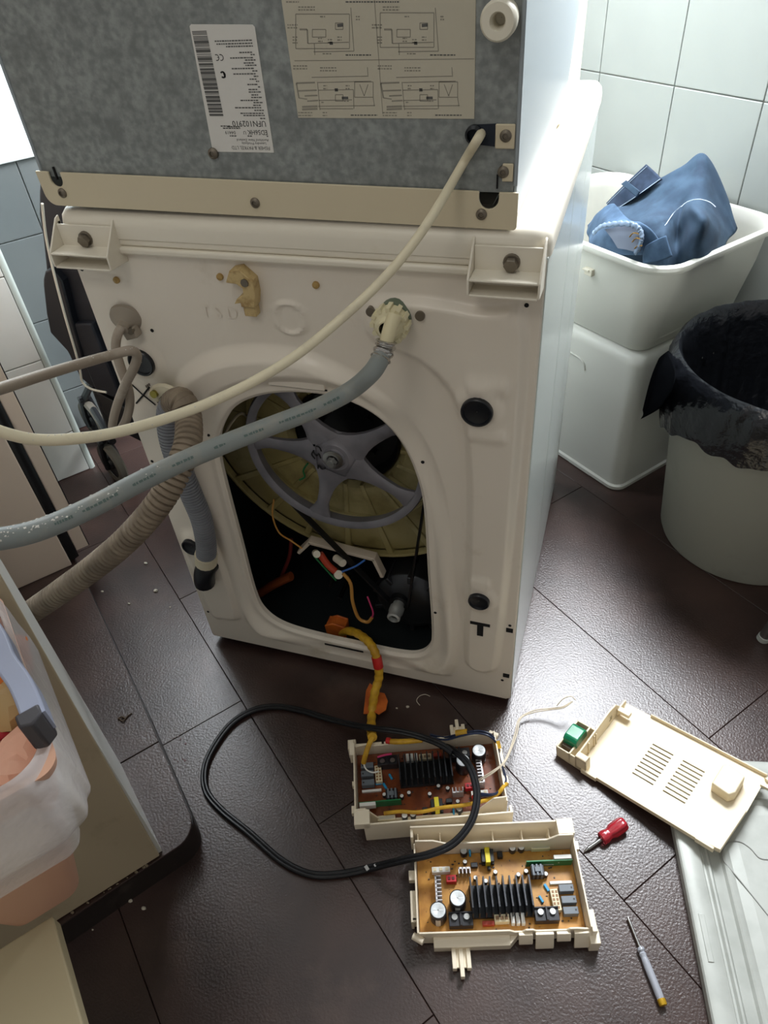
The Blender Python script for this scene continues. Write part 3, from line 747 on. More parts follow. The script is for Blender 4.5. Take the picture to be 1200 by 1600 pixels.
for ox, dxx in ((0, 0), (132, -2)):
    X = lambda x: x+ox
    rectl(X(462), 22+dxx, X(546), 76+dxx); ln((X(548), 12), (X(553), 80)); ln((X(553), 80), (X(490), 81)); rectl(X(488), 46, X(509), 58); rectl(X(524), 36, X(536), 46)
    ln((X(480), 46), (X(481), 68), .0007); ln((X(468), 46), (X(480), 46), .0007); ln((X(481), 68), (X(545), 66)); ln((X(491), 68), (X(492), 86)); scrib(X(466), 11, 26); scrib(X(449), 39, 16); scrib(X(457), 58, 8, 3)
    scrib(X(497), 60, 7); scrib(X(512), 62, 7); scrib(X(527), 58, 7); scrib(X(504), 84, 14, 1); scrib(X(500), 26, 8, 1); scrib(X(556), 26, 6)
    scrib(X(540), 86, 40, 1, q2); ln((X(515), 67.5), (X(520), 67.5), .0012, q2); ln((X(527), 40), (X(536), 39), .0012, q2)
    ln((X(463), 130), (X(467), 153), .0007); ln((X(463), 130), (X(492), 129), .0007); ln((X(466), 142), (X(495), 141), .0006); ln((X(476), 150), (X(496), 149), .0006); ln((X(480), 158), (X(497), 157), .0006); ln((X(467), 153), (X(480), 155), .0004)
    ln((X(472), 167), (X(496), 166), .0008); ln((X(472), 171), (X(496), 170), .0008); ln((X(496), 128), (X(500), 172)); ln((X(497), 141), (X(552), 140)); ln((X(497), 129), (X(580), 127)); ln((X(498), 157), (X(550), 156)); ln((X(497), 166), (X(586), 165)); ln((X(552), 140), (X(553), 170)); ln((X(500), 170), (X(552), 170))
    rectl(X(554), 128, X(583), 152); ln((X(562), 132), (X(569), 150)); ln((X(569), 150), (X(575), 132)); ln((X(583), 152), (X(585), 166)); scrib(X(505), 134, 6, 2); scrib(X(540), 134, 6, 2); ln((X(523), 140.5), (X(528), 140.5), .0013, q2); ln((X(534), 153), (X(544), 153), .0011, q2); scrib(X(537), 158, 8, 1)
    rectl(X(524), 148, X(536), 158); scrib(X(458), 103, 22); scrib(X(500), 106, 26); ln((X(487), 121), (X(574), 119)); ln((X(574), 105), (X(575), 120)); scrib(X(502), 160, 5, 1); scrib(X(504), 176, 7, 2); scrib(X(466), 176, 22, 2); scrib(X(548), 180, 42, 1, q2)
scrib(447, 3, 20, 1); scrib(540, 3, 84, 1, q2)
part('faint_circuit_lines', q, M_INKL, dg_o, smooth=0); part('circuit_captions', q2, M_INK, dg_o, smooth=0)

# ================================================================== HOSES AND CORDS
M_HOSE = mat('grey inlet hose', (132, 138, 136), rough=.5, dirt=(156, 150, 138), dscale=30, dlo=.5, dhi=.8)
def crv(pts, n=8): return cat([PD(*p) for p in pts], n)
hose = thing('inlet_hose', 'thick grey water hose curving from the inlet nut down to the left', 'hose', PD(300, 715, .80))
hp = [tuple(PY(617, 492, -.040)), tuple(PY(608, 518, -.052)), tuple(PY(601, 545, -.062))]
q = MB(); q.tube(cat(hp, 6), lambda t: .0085-.001*t, 14); part('hose_tail', q, mat('cream hose tail', (214, 204, 168), rough=.4), hose)
fp = [PY(604, 532, -.058), PY(601, 545, -.062), PY(594, 562, -.072)]
q = MB(); P_ = cat(fp, 8); q.tube(P_, lambda t: .0112+.0012*math.sin(t*PI*7), 18); part('metal_ferrule', q, mat('shiny ferrule', (190, 188, 184), rough=.25, metal=1), hose)
hpts = [PY(596, 558, -.070), PY(580, 583, -.090)] + [PD(*p) for p in [(545, 612, .800), (490, 640, .785), (430, 663, .772), (360, 690, .755), (290, 719, .735), (220, 752, .712), (150, 789, .688), (90, 817, .668), (45, 833, .652), (0, 842, .636), (-60, 848, .615)]]
HP = cat(hpts, 8)
q = MB(); q.tube(HP, .0105, 18); part('hose_body', q, M_HOSE, hose)
# faded printing along the hose, laid on its surface
q = MB(); r3 = random.Random(5)
segs = [(0.20, .235), (.25, .33), (.36, .39), (.43, .45), (.49, .53), (.56, .60), (.63, .70), (.72, .76)]
LN = len(HP)-1
for a, b in segs:
    t = a
    while t < b:
        w = r3.uniform(.004, .010); i0 = t*LN; pts = []
        for k in range(2):
            x = (t+w*.75*k)*LN; i = min(int(x), LN-1); p = HP[i]*(1-(x-i))+HP[i+1]*(x-i); d = HP[i+1]-HP[i]; d /= np.linalg.norm(d)
            v = CAM-p; v -= d*(v@d); v /= np.linalg.norm(v); s = np.cross(d, v)
            h = r3.uniform(.0012, .0026)
            pts += [p+(v*math.cos(.1)+s*math.sin(h*k2*60))*.01075 for k2 in ((-1, 1) if k == 0 else (1, -1))]
        q.add(pts, [(0, 1, 2, 3)]); t += w
part('faded_hose_print', q, mat('faded green print', (92, 108, 104), rough=.7), hose, smooth=0)
# lint along the far end
def fuzz(pts, n, rr, size, seed):
    q = MB(); r = random.Random(seed)
    for i in range(n):
        p = pts[r.randrange(len(pts))]; a = r.uniform(0, 2*PI); d = Vector((math.cos(a)*.5, math.sin(a)*.5, abs(r.gauss(.8, .3)))).normalized()
        s = size*r.uniform(.5, 1.4); c = np.array(p)+np.array(d)*rr*.92
        q.sphere(c, s, 5, 3, (r.uniform(.7, 1.6), r.uniform(.7, 1.6), .7))
    return q
M_LINT = mat('pale lint', (206, 202, 196), rough=.95)
part('lint', fuzz(HP[-44:-5], 700, .0105, .0012, 2), M_LINT, hose, kind='stuff')

drain = thing('drain_hose', 'ribbed drain hose looping through the saddle, grey below and dusty brown above', 'hose', PD(240, 800, .95))
def ribbed(path, r, pitch, amp):
    d = np.r_[0, np.cumsum(np.linalg.norm(np.diff(np.array(path), axis=0), axis=1))]; L = d[-1]; n = int(L/pitch)*8
    t = np.linspace(0, L, n); P = np.c_[[np.interp(t, d, np.array(path)[:, i]) for i in range(3)]].T
    q = MB(); rr = lambda s: r+amp*(.5-1.5*max(0.0, math.cos(2*PI*s*L/pitch))**3); q.tube(P, rr, 16); return q
low = cat([(.050, -.020, .206+.012), (.054, -.022, .250), (.060, -.026, .30), (.062, -.030, .36)] + [tuple(PY(*p)) for p in [(283, 748, -.035), (268, 705, -.036), (261, 665, -.034), (264, 640, -.034)]], 12)
low = cat([PY(322, 872, -.022), PY(322, 850, -.024), PY(315, 812, -.028), PY(298, 770, -.032), PY(278, 722, -.036), PY(266, 680, -.036), PY(264, 645, -.034), PY(272, 628, -.036)], 12)
part('grey_section', ribbed(low, .0165, .0056, .0018), mat('grey ribbed hose', (122, 124, 130), rough=.45), drain)
q = MB(); A, B = PY(322, 866, -.022), PY(322, 878, -.021); q.tube([A, B], .0195, 16); part('clip_band', q, M_CREAM, drain)
up = cat([PY(270, 630, -.036), PY(284, 626, -.050), PD(294, 650, .950), PD(294, 690, .925), PD(283, 722, .915), PD(262, 765, .915), PD(235, 803, .925), PD(195, 846, .95), PD(150, 884, .985), PD(105, 917, 1.02), PD(62, 947, 1.06), PD(20, 975, 1.10), PD(-15, 1000, 1.13)], 12)
part('brown_section', ribbed(up, .0168, .0078, .0026), mat('dusty brown hose', (138, 124, 106), rough=.65, c2=(112, 99, 84), scale=30), drain)

M_CORD = mat('cream cord', (222, 212, 184), rough=.45, dirt=(200, 190, 168), dscale=30)
cord = thing('dryer_power_cord', 'long cream power cord swinging from the dryer back down to the left', 'power cord', PD(500, 520, .7))
cp = [PY(752, 208, .003), PY(745, 220, -.015)] + [PD(*p) for p in [(722, 258, .700), (680, 330, .675), (640, 388, .672), (595, 440, .672), (540, 492, .670), (470, 550, .660), (400, 594, .643), (320, 632, .625), (240, 660, .60), (170, 678, .575), (110, 686, .555), (60, 687, .54), (20, 680, .528), (-30, 664, .515)]]
CP_ = cat(cp, 10)
q = MB(); q.tube(CP_, .0046, 12); part('cord_body', q, M_CORD, cord)
part('lint', fuzz(CP_[-70:-10], 160, .0046, .0006, 4), M_LINT, cord, kind='stuff')

M_GCORD = mat('grey brown cord', (158, 146, 132), rough=.55, dirt=(186, 178, 168), dscale=25)
wc = thing('washer_power_cord', 'grey power cord looping below the gland at the upper left of the washer', 'power cord', PY(195, 600, -.03))
q = MB(); g = PY(200, 502, 0)
q.lathe([(.0235, 0), (.0225, -.004), (.013, -.010), (.0085, -.014), (.008, -.022), (.0003, -.022)], (g[0], .001, g[2]+.004), (-.15, 1, .25), 28)
gl = part('cord_gland', q, mat('grey gland', (150, 140, 126), rough=.5), wc)
q = MB(); p = PY(204, 519, -.012); q.box((-.011, -.004, -.009), (.009, .01, .006), Matrix.Translation(Vector(p)) @ Matrix.Rotation(-.3, 4, 'Y')); part('gland_lug', q, MATS['grey gland'], gl, bevel=.002)
q = MB(); p = PY(203, 519, -.018); q.cyl(p, p+np.array([0, .006, 0]), .0045, n=10); part('screw', q, M_SCREW, gl)
wp = [PY(193, 508, -.014), PY(184, 522, -.028), PY(181, 545, -.034), PY(189, 575, -.040), PY(200, 605, -.044), PY(203, 630, -.046), PY(197, 656, -.046), PY(186, 673, -.046), PY(176, 668, -.050), PY(181, 640, -.056), PY(194, 605, -.060), PY(209, 575, -.062), PY(214, 556, -.066), PY(203, 548, -.075)] + [PD(*p) for p in [(170, 556, .88), (120, 570, .83), (70, 585, .78), (20, 601, .73), (-30, 617, .69)]]
WP_ = cat(wp, 10)
q = MB(); q.tube(WP_, .0062, 12); part('cord_body', q, M_GCORD, wc)
part('lint', fuzz(WP_[-55:-8], 160, .0062, .0007, 8), M_LINT, wc, kind='stuff')

# yellow sleeved loom running from the machine to the near circuit box
loom = thing('yellow_wiring_loom', 'yellow sleeved wiring loom coming out of the access hole to the box behind', 'wiring loom', PZ(585, 1100, 0))
lp = [PY(420, 990, .16), PY(470, 992, .10), PY(510, 992, .07), PY(545, 986, .035), PY(568, 996, .005), PY(583, 1013, -.018), PY(590, 1035, -.030), PY(592, 1058, -.038), PZ(585, 1085, .035), PZ(581, 1115, .012), PZ(580, 1140, .03), PZ(582, 1152, .050)]
LP_ = cat(lp, 10)
q = MB(); q.tube(LP_, lambda t: .0078+.0006*math.sin(t*160), 14); part('sleeve', q, M_YEL, loom)
q = MB(); i = [k for k in range(len(LP_)) if np.linalg.norm(LP_[k]-LP_[60]) < .012]; q.tube([LP_[k] for k in i], .0091, 14); part('red_band', q, M_RED, loom)
q = MB()
a_ = PY(527, 979, .050)
q.prism([(-.021, -.016), (.020, -.018), (.021, .014), (-.004, .019), (-.022, .008)], lambda a, b, d: tuple(a_+np.array([a, d-.010, b])), 0, .004)
q.prism([(-.021, -.016), (.020, -.018), (.021, .014), (-.004, .019), (-.022, .008)], lambda a, b, d: tuple(a_+np.array([a*.9, d+.012, b*.9])), 0, .004)
q.prism([(-.010, -.010), (.010, -.010), (.010, .010), (-.010, .010)], lambda a, b, d: tuple(a_+np.array([a*1.9, d, b*1.2])), -.008, .014)
part('orange_tape_wrap', q, M_TAPE, loom, bevel=.002)
def flag(pts): 
    q = MB(); q.prism(pts, lambda a, b, d: tuple(PZ(a, b, .016)+np.array([0, 0, d])), 0, .0016); return q
part('orange_tape_flag', flag([(572, 1080), (578, 1068), (587, 1075), (588, 1095), (576, 1116), (568, 1116)]), M_TAPE, loom)
part('orange_tape_flag', flag([(583, 1088), (592, 1082), (601, 1084), (606, 1096), (603, 1110), (592, 1117), (583, 1112)]), M_TAPE, loom)

# black mains lead lying in a loop on the floor and over both boxes
lead = thing('black_mains_lead', 'flat black mains lead lying in a wide loop over the floor and both circuit boxes', 'cable', PZ(400, 1230, 0))
bl = [PZ(705, 1175, .055), PZ(688, 1163, .064), PZ(660, 1152, .064), PZ(625, 1143, .066), PZ(585, 1138, .060), PZ(550, 1132, .034), PZ(510, 1122, .012), PZ(470, 1110, .007), PZ(430, 1104, .006), PZ(395, 1110, .006), PZ(362, 1130, .006), PZ(335, 1165, .006), PZ(320, 1200, .006), PZ(322, 1235, .006), PZ(345, 1265, .006), PZ(390, 1302, .006), PZ(440, 1345, .006), PZ(485, 1366, .006), PZ(530, 1366, .006), PZ(580, 1356, .010), PZ(628, 1344, .045), PZ(670, 1335, .062), PZ(708, 1318, .066), PZ(735, 1286, .068), PZ(745, 1250, .068), PZ(742, 1220, .066), PZ(732, 1195, .064), PZ(716, 1178, .058), PZ(700, 1168, .040), PZ(690, 1166, .030)]
BP_ = cat(bl, 10)
M_LEAD = mat('black lead', (18, 19, 23), rough=.38)
def twin(path, off):
    out = []
    for i, p in enumerate(path):
        d = path[min(i+1, len(path)-1)]-path[max(i-1, 0)]; d = d/np.linalg.norm(d); s = np.cross(d, [0, 0, 1]); s /= (np.linalg.norm(s)+1e-9); out.append(p+s*off)
    return out
q = MB(); q.tube(twin(BP_, -.0026), .0034, 10); part('strand', q, M_LEAD, lead)
q = MB(); q.tube(twin(BP_, .0026), .0034, 10); part('strand', q, M_LEAD, lead)
q = MB()
for px, py in ((573, 1356), (588, 1353), (600, 1350)):
    c = PZ(px, py, .0170 if px > 580 else .0135)
    q.add([c+UA*a+WA*b for a, b in ((-.004, -.0025), (.004, -.0025), (.004, .0025), (-.004, .0025))], [(0, 1, 2, 3)])
part('white_print', q, mat('white print', (170, 170, 168), rough=.6), lead, smooth=0)

# ================================================================== CIRCUIT BOXES
M_BOX = mat('cream box plastic', (238, 226, 203), rough=.42)
M_AMB = mat('amber circuit board', (196, 140, 56), rough=.4, c2=(172, 116, 40), scale=60, coat=.5)
M_AMBSH = mat('shadow-browned resin board', (128, 64, 30), rough=.25, c2=(98, 46, 20), scale=50, coat=.8)  # same amber board, browned to put the washer's shadow into its colour
M_PCG = mat('green circuit board', (30, 120, 70), rough=.35)
M_CAPB = mat('black capacitor sleeve', (30, 30, 36), rough=.35); M_CAPT = mat('silver capacitor top', (206, 210, 212), rough=.35, metal=.5)
M_WHT = mat('white component', (232, 232, 228), rough=.4); M_GREY = mat('grey relay', (104, 112, 120), rough=.4)
M_REDC = mat('red connector', (190, 30, 40), rough=.4); M_YELC = mat('yellow core tape', (224, 206, 40), rough=.45); M_BLUEC = mat('blue component', (40, 150, 200), rough=.4)
M_SINK = mat('black anodised sink', (30, 33, 38), rough=.4, metal=.3); M_CRC = mat('cream connector', (226, 214, 180), rough=.45)
M_RBR = mat('red brown component', (170, 62, 44), rough=.4)
BW, BD, BH = .240, .122, .046
AN = 17.8*PI/180
B2O = np.array([.541, -.416]); 
def b2l(px, py, z=.012):
    p = PZ(px, py, z)[:2]-B2O; return (p@np.array([math.cos(AN), math.sin(AN)]), p@np.array([-math.sin(AN), math.cos(AN)]))
def lbox(x0, y0, z0, x1, y1, z1): return MB().box((x0, y0, z0), (x1, y1, z1))
def circuit_box(root, board_mat, ih=None):
    def P(name, q, mt, par=root, **k): return part(name, q, mt, par, local=True, **k)
    T = .0026
    # tray: floor, side walls, low front wall with steps, inner back wall with raised ends
    q = MB(); q.box((0, 0, .003), (BW, BD, .006)); q.box((0, 0, .003), (T, BD, BH)); q.box((BW-T, 0, .003), (BW, BD, BH))
    f = lambda a, b, d: (a, d, b)
    q.prism([(T, .003), (BW-T, .003), (BW-T, .036), (BW-.020, .040), (BW-.03, .040), (BW-.034, .035), (.165, .035), (.160, .040), (.150, .040), (.145, .034), (.135, .034), (.128, .040), (T, .042)], f, 0, T)
    q.prism([(T, .003), (BW-T, .003), (BW-T, BH+.012), (.222 if ih else .216, BH+.012), (.200, ih or BH-.002), (.050, ih or BH-.002), (.022 if ih else .030, BH+.010), (T, BH+.012)], f, BD-T, BD)
    tray = P('tray', q, M_BOX, bevel=.0007)
    # outer back flange, joined to the tray by ribs
    q = MB(); q.box((-.004, BD+.020, .0), (.226, BD+.0228, BH+.008)); q.box((.0, BD, .0), (.226, BD+.021, .003))
    for x in (.006, .040, .120, .164, .205): q.box((x, BD, .002), (x+.002, BD+.021, (ih or BH)-(.004 if ih else .014)))
    q.box((.216, BD, BH-.004), (.240, BD+.0228, BH+.012)); q.box((-.004, BD+.008, .004), (.0, BD+.022, BH+.002))
    P('back_flange', q, M_BOX, bevel=.0006)
    # front bar, rail fin, latch tabs, corner post, clips
    q = MB(); q.prism([(0, 0), (-.010, .0), (-.012, .022), (-.004, .028), (0, .028)], lambda a, b, d: (d, a, b), .022, .128); q.prism([(.128, 0), (.128, -.011), (.140, 0)], lambda a, b, d: (a, b, d), .002, .024)
    P('front_bar', q, M_BOX, bevel=.0006)
    q = MB()
    for x, dx, e in ((.046, .006, -.036), (.056, .006, -.046), (.066, .006, -.036)): q.box((x, e, .004), (x+dx, -.008, .016))
    q.box((.046, -.034, .008), (.072, -.006, .012)); P('rail', q, M_BOX, bevel=.0008)
    for x, w, z, e in ((.140, .019, .016, -.010), (.163, .025, .006, -.013), (.192, .019, .020, -.009), (.216, .024, .008, -.014)):
        q = MB(); q.prism([(0, .034), (-.004, .035), (e, z+.006), (e, z), (e+.003, z), (-.004, .030), (0, .030)], lambda a, b, d: (d, a, b), x, x+w); P('latch_tab', q, M_BOX, bevel=.0006)
    q = MB(); q.box((BW-.004, -.016, 0), (BW+.010, .002, .030)); q.box((BW-.001, -.006, .02), (BW+.006, .022, .046)); P('corner_post', q, M_BOX, bevel=.0008)
    q = MB(); q.box((-.009, .074, .022), (0, .088, .034)); q.box((-.006, .020, .008), (0, .024, .034)); q.box((-.008, .018, .03), (0, .060, .034)); q.box((-.008, .018, .006), (-.004, .050, .033))
    P('side_clip', q, M_BOX, bevel=.0008)
    for c_ in (MB().cyl((-.006, .002, .030), (.008, -.006, .030), .005, n=12), MB().box((BW, .106, .030), (BW+.005, .118, .04)), MB().box((BW, .060, .02), (BW+.004, .068, .03))): P('corner_clip', c_, M_BOX)
    q = MB(); q.box((T+.001, T+.001, .0088), (BW-T-.001, BD-T-.001, .0108)); brd = P('circuit_board', q, board_mat, bevel=.0002, segs=1)
    Z = .0108
    # flat printed legends and tracks on the board
    q = MB(); r = random.Random(11)
    for i in range(70):
        x, y = r.uniform(.01, .225), r.uniform(.01, .112); a, b = (r.uniform(.001, .004), .0006) if i % 2 else (.0006, r.uniform(.001, .004)); q.box((x, y, Z-.0001), (x+a, y+b, Z+.0001))
    P('printed_legend', q, mat('board legend', (96, 60, 30), rough=.6), brd, smooth=0)
    q = MB()
    for i in range(60):
        x, y = r.uniform(.01, .225), r.uniform(.01, .112); a, b, c = r.uniform(.001, .0032), r.uniform(.0008, .002), r.uniform(.0008, .002); q.box((x, y, Z), (x+a, y+b, Z+c))
    P('tiny_components', q, mat('dark chip', (58, 46, 40), rough=.4), brd, smooth=0, kind='stuff')
    hs = MB(); hs.box((.078, .026, Z), (.166, .070, Z+.006)); sink = P('heat_sink', hs, M_SINK, bevel=.0005)
    for i in range(10):
        x = .079+i*.0094; q = MB(); q.prism([(.024, Z+.006), (.072, Z+.006), (.072, .044), (.030, .046), (.024, .040)], lambda a, b, d: (d, a, b), x, x+.0022); P('fin', q, M_SINK, sink, smooth=0)
    def cap(px, py, r_, h, top=M_CAPT, z=.012):
        x, y = b2l(px, py, Z+h)
        q = MB(); q.lathe([(r_*.96, 0), (r_, .001), (r_, h*.82), (r_*.93, h*.86), (r_, h*.9), (r_, h*.97), (r_*.92, h)], (x, y, Z), (0, 0, 1), 24, cap0=True)
        c = P('capacitor', q, M_CAPB)
        q = MB(); q.lathe([(r_*.9, h*.985), (r_*.86, h*1.0), (r_*.1, h*1.0), (.0002, h*.99)], (x, y, Z), (0, 0, 1), 24)
        q.box((x-r_*.75, y-r_*.06, Z+h), (x+r_*.75, y+r_*.06, Z+h*1.004)); q.box((x-r_*.06, y-r_*.75, Z+h), (x+r_*.06, y+r_*.75, Z+h*1.004))
        P('vent_top', q, top, c)
        return c, x, y, r_, h
    for px, py in ((684.5, 1422), (715, 1403)):
        c, x, y, r_, h = cap(px, py, .0118, .030)
        q = MB(); rows = []
        for a in np.linspace(-1.95, -1.35, 6): rows.append([(x+r_*1.01*math.cos(a), y+r_*1.01*math.sin(a), Z+.001), (x+r_*1.01*math.cos(a), y+r_*1.01*math.sin(a), Z+h*.8)])
        q.grid(rows); P('grey_stripe', q, M_CAPT, c)
    for px, py in ((800.7, 1324.6), (814.4, 1323.2)): cap(px, py, .0050, .012, M_WHT)
    cap(724.5, 1329, .0055, .014)
    for px, py in ((743, 1371), (774, 1362), (810, 1366), (822, 1360.5), (726.5, 1346), (853, 1365), (759, 1376)): cap(px, py, .0032, .009, M_WHT)
    def blk(name, px, py, a, b, h, mt, z0=Z, bev=.0006, par=root, ang=0):
        x, y = b2l(px, py, Z+h*.6); M = Matrix.Translation((x, y, 0)) @ Matrix.Rotation(ang, 4, 'Z')
        q = MB().box((-a/2, -b/2, z0), (a/2, b/2, z0+h), M); return P(name, q, mt, par, bevel=bev), x, y
    def pins(o, x, y, n, step, h, mt, vert=False, s=.0013):
        q = MB()
        for i in range(n):
            d = (i-(n-1)/2)*step; dx, dy = (0, d) if vert else (d, 0); q.box((x+dx-s, y+dy-s, Z+h), (x+dx+s, y+dy+s, Z+h+.0012))
        P('socket', q, mt, o, smooth=0)
    o, x, y = blk('connector', 689, 1360, .027, .008, .010, M_WHT); pins(o, x, y, 3, .009, .010, M_CRC, s=.0022)
    o, x, y = blk('connector', 705, 1374, .015, .010, .010, M_REDC); pins(o, x, y, 2, .006, .010, mat('dark red', (90, 12, 20), rough=.5), s=.0018)
    def comb(px, py, L, ang, h):
        x, y = b2l(px, py, Z+h); M = Matrix.Translation((x, y, 0)) @ Matrix.Rotation(ang, 4, 'Z'); q = MB()
        q.box((-L/2, -.0012, Z), (L/2, .0012, Z+h), M)
        n = int(L/.0055)
        for i in range(n+1): q.box((-L/2+i*.0055, -.008, Z), (-L/2+i*.0055+.0012, .001, Z+h), M)
        return P('comb_heat_sink', q, mat('bright aluminium', (206, 204, 206), rough=.35, metal=.6), smooth=0)
    comb(725, 1356, .017, 0, .016); comb(681.5, 1390, .040, PI/2, .020)
    x, y = b2l(761.6, 1336, Z+.016); q = MB(); q.box((x-.0095, y-.0095, Z), (x+.0095, y+.0095, Z+.006)); q.cyl((x, y, Z+.005), (x, y, Z+.013), .0085, n=20); q.box((x-.0095, y-.0095, Z+.012), (x+.0095, y+.0095, Z+.015)); t_ = P('transformer', q, M_BLACK, bevel=.0008)
    q = MB(); q.box((x-.0036, y-.0112, Z+.001), (x+.0036, y+.0112, Z+.0175)); P('yellow_core', q, M_YELC, t_, bevel=.0005)
    x, y = b2l(734, 1332, Z+.006); q = MB(); q.cyl((x-.0014, y, Z+.006), (x+.0014, y, Z+.006), .006, n=18); P('disc_capacitor', q, M_BLUEC, bevel=.0005)
    blk('chip', 781, 1336, .008, .009, .008, M_BLACK); blk('chip', 741, 1352, .010, .007, .006, M_BLACK); blk('chip', 764, 1357, .005, .005, .007, M_CAPB)
    o, x, y = blk('connector', 844, 1324, .028, .008, .010, M_CRC); q = MB().box((x-.0125, y-.0025, Z+.0088), (x+.0125, y+.0025, Z+.0102)); P('socket', q, M_PAPER2, o, smooth=0)
    x, y = b2l(858, 1352, Z); q = MB(); q.box((x-.035, y-.001, Z), (x+.033, y+.001, Z+.018)); db = P('daughter_board', q, M_PCG, bevel=.0002, segs=1)
    q = MB(); q.box((x+.006, y+.001, Z+.008), (x+.032, y+.007, Z+.020)); P('connector', q, M_WHT, db, bevel=.0006)
    q = MB(); q.box((x-.010, y-.0014, Z+.004), (x+.006, y-.001, Z+.0065)); q.box((x+.012, y-.0014, Z+.010), (x+.014, y-.001, Z+.012)); P('tiny_print', q, M_CAPT, db, smooth=0)
    o, x, y = blk('coil', 839.5, 1362, .019, .015, .016, M_CAPB); q = MB()
    for i in range(3): q.box((x-.008+.006*i, y-.008, Z+.002), (x-.005+.006*i, y+.008, Z+.018))
    q.box((x-.004, y-.003, Z+.0165), (x+.004, y+.004, Z+.0186)); P('coil_winding', q, M_GREY, o, bevel=.0004)
    blk('resistor', 854, 1387, .004, .011, .004, M_BLUEC, ang=.45); blk('resistor', 845.5, 1405, .0035, .010, .004, M_BLUEC, ang=.45); blk('resistor', 866, 1393, .010, .004, .003, M_BLUEC)
    o, x, y = blk('connector', 868, 1407, .011, .029, .010, M_CRC, ang=.05); 
    q = MB()
    for i in range(5):
        for k in (-1, 1): q.box((x+k*.0025-.0015, y+(i-2)*.0053-.0016, Z+.010), (x+k*.0025+.0015, y+(i-2)*.0053+.0016, Z+.0106))
    P('socket', q, mat('socket brown', (150, 110, 70), rough=.5), o, smooth=0)
    for px, py in ((884.5, 1389), (888.5, 1407), (891.5, 1424)):
        o, x, y = blk('relay', px, py, .021, .0098, .012, M_GREY); q = MB().box((x+.006, y-.001, Z+.012), (x+.0085, y+.0015, Z+.0123)); P('relay_mark', q, M_BLACK, o, smooth=0)
    x, y = b2l(876, 1380, Z); P('cable_header', MB().box((x-.016, y-.002, Z), (x+.016, y+.002, Z+.004)), M_WHT, bevel=.0004)
    for px, py in ((720, 1438), (854, 1430)):
        o, x, y = blk('terminal_block', px, py, .034, .018, .014, M_CAPB); q = MB()
        for k in (-1, 1): q.cyl((x+k*.0085, y+.002, Z+.014), (x+k*.0085, y+.002, Z+.0175), .0042, n=12)
        P('terminal_screw', q, M_STEEL, o)
        q = MB(); q.box((x-.0015, y-.009, Z+.013), (x+.0015, y+.009, Z+.018)); q.box((x-.017, y+.007, Z+.013), (x+.017, y+.009, Z+.017)); P('terminal_wall', q, M_CAPB, o, bevel=.0004)
    blk('fuse', 763, 1443, .017, .006, .007, M_RBR); o, x, y = blk('connector', 784, 1436, .021, .010, .012, M_CRC); pins(o, x, y, 3, .0065, .012, mat('socket tan', (150, 120, 90), rough=.5), s=.0022)
    for i in range(3): blk('power_resistor', 801+8*i, 1436, .005, .014, .012, M_WHT)
    return tray, brd
box2 = thing('circuit_box', 'open cream plastic box with a bright amber circuit board, nearest the camera', 'circuit box', (B2O[0], B2O[1], 0), (0, 0, AN), 'open washer circuit boxes')
circuit_box(box2, M_AMB)
A1 = PI+20.3*PI/180
box1 = thing('circuit_box', 'open cream plastic box with circuit board browned as if shaded and yellow wires, nearer the washing machine', 'circuit box', (.586, -.083, 0), (0, 0, A1), 'open washer circuit boxes')
circuit_box(box1, M_AMBSH, .016)
def W1(px, py, z): return PZ(px, py, z)
q = MB(); q.tube(cat([W1(600, 1271, .022), W1(625, 1268, .026), W1(655, 1269, .026), W1(690, 1262, .028), W1(725, 1258, .030), W1(760, 1250, .034), W1(778, 1240, .042), W1(786, 1230, .046), W1(792, 1224, .03)], 6), .0030, 10); part('yellow_sleeve', q, M_YEL, box1)
q = MB(); q.tube(cat([W1(582, 1152, .050), W1(576, 1165, .046), W1(571, 1180, .038), W1(568, 1192, .024)], 6), .0045, 10); part('yellow_sleeve', q, M_YEL, box1)
q = MB(); q.tube(cat([W1(568, 1192, .024), W1(572, 1202, .026), W1(582, 1207, .028), W1(592, 1205, .028)], 5), .0014, 6); part('white_wire', q, M_WHT, box1)
q = MB(); q.tube(cat([W1(606, 1158, .052), W1(620, 1159, .056), W1(640, 1158, .056), W1(660, 1156, .058)], 5), .0045, 10); part('yellow_sleeve', q, M_YEL, box1)
q = MB(); q.tube(cat([W1(604, 1157, .053), W1(610, 1158, .054)], 3), .0052, 10); part('red_band', q, M_RED, box1)
M_NAVY = mat('navy wire', (38, 48, 74), rough=.4)
for k, z in enumerate((.040, .036, .044)):
    q = MB(); q.tube(cat([W1(672, 1147+2*k, z), W1(695, 1152+2*k, z), W1(720, 1146+2*k, z+.01), W1(745, 1142+2*k, z+.012), W1(764, 1146+2*k, z+.012), W1(776, 1160+k, z), W1(780, 1180+k, z-.01), W1(787, 1205, z-.01), W1(790, 1222, z-.01), W1(775, 1240, .045), W1(750, 1240+2*k, .034)], 5), .0018, 6); part('navy_wire', q, M_NAVY, box1)
q = MB(); q.tube([W1(712, 1146, .046), W1(730, 1144, .05)], .0056, 10); q.tube([W1(776, 1158, .044), W1(779, 1170, .038)], .0050, 10); each('yellow_band', q, M_YEL, box1)
q = MB(); q.tube(cat([W1(590, 1183, .034), W1(600, 1180, .036), W1(612, 1178, .034)], 4), .0018, 6); part('pink_wire', q, M_PINK, box1)
q = MB(); q.tube(cat([W1(742, 1241, .036), W1(738, 1246, .03), W1(745, 1250, .028)], 4), .0018, 6); part('red_wire', q, M_RED, box1)

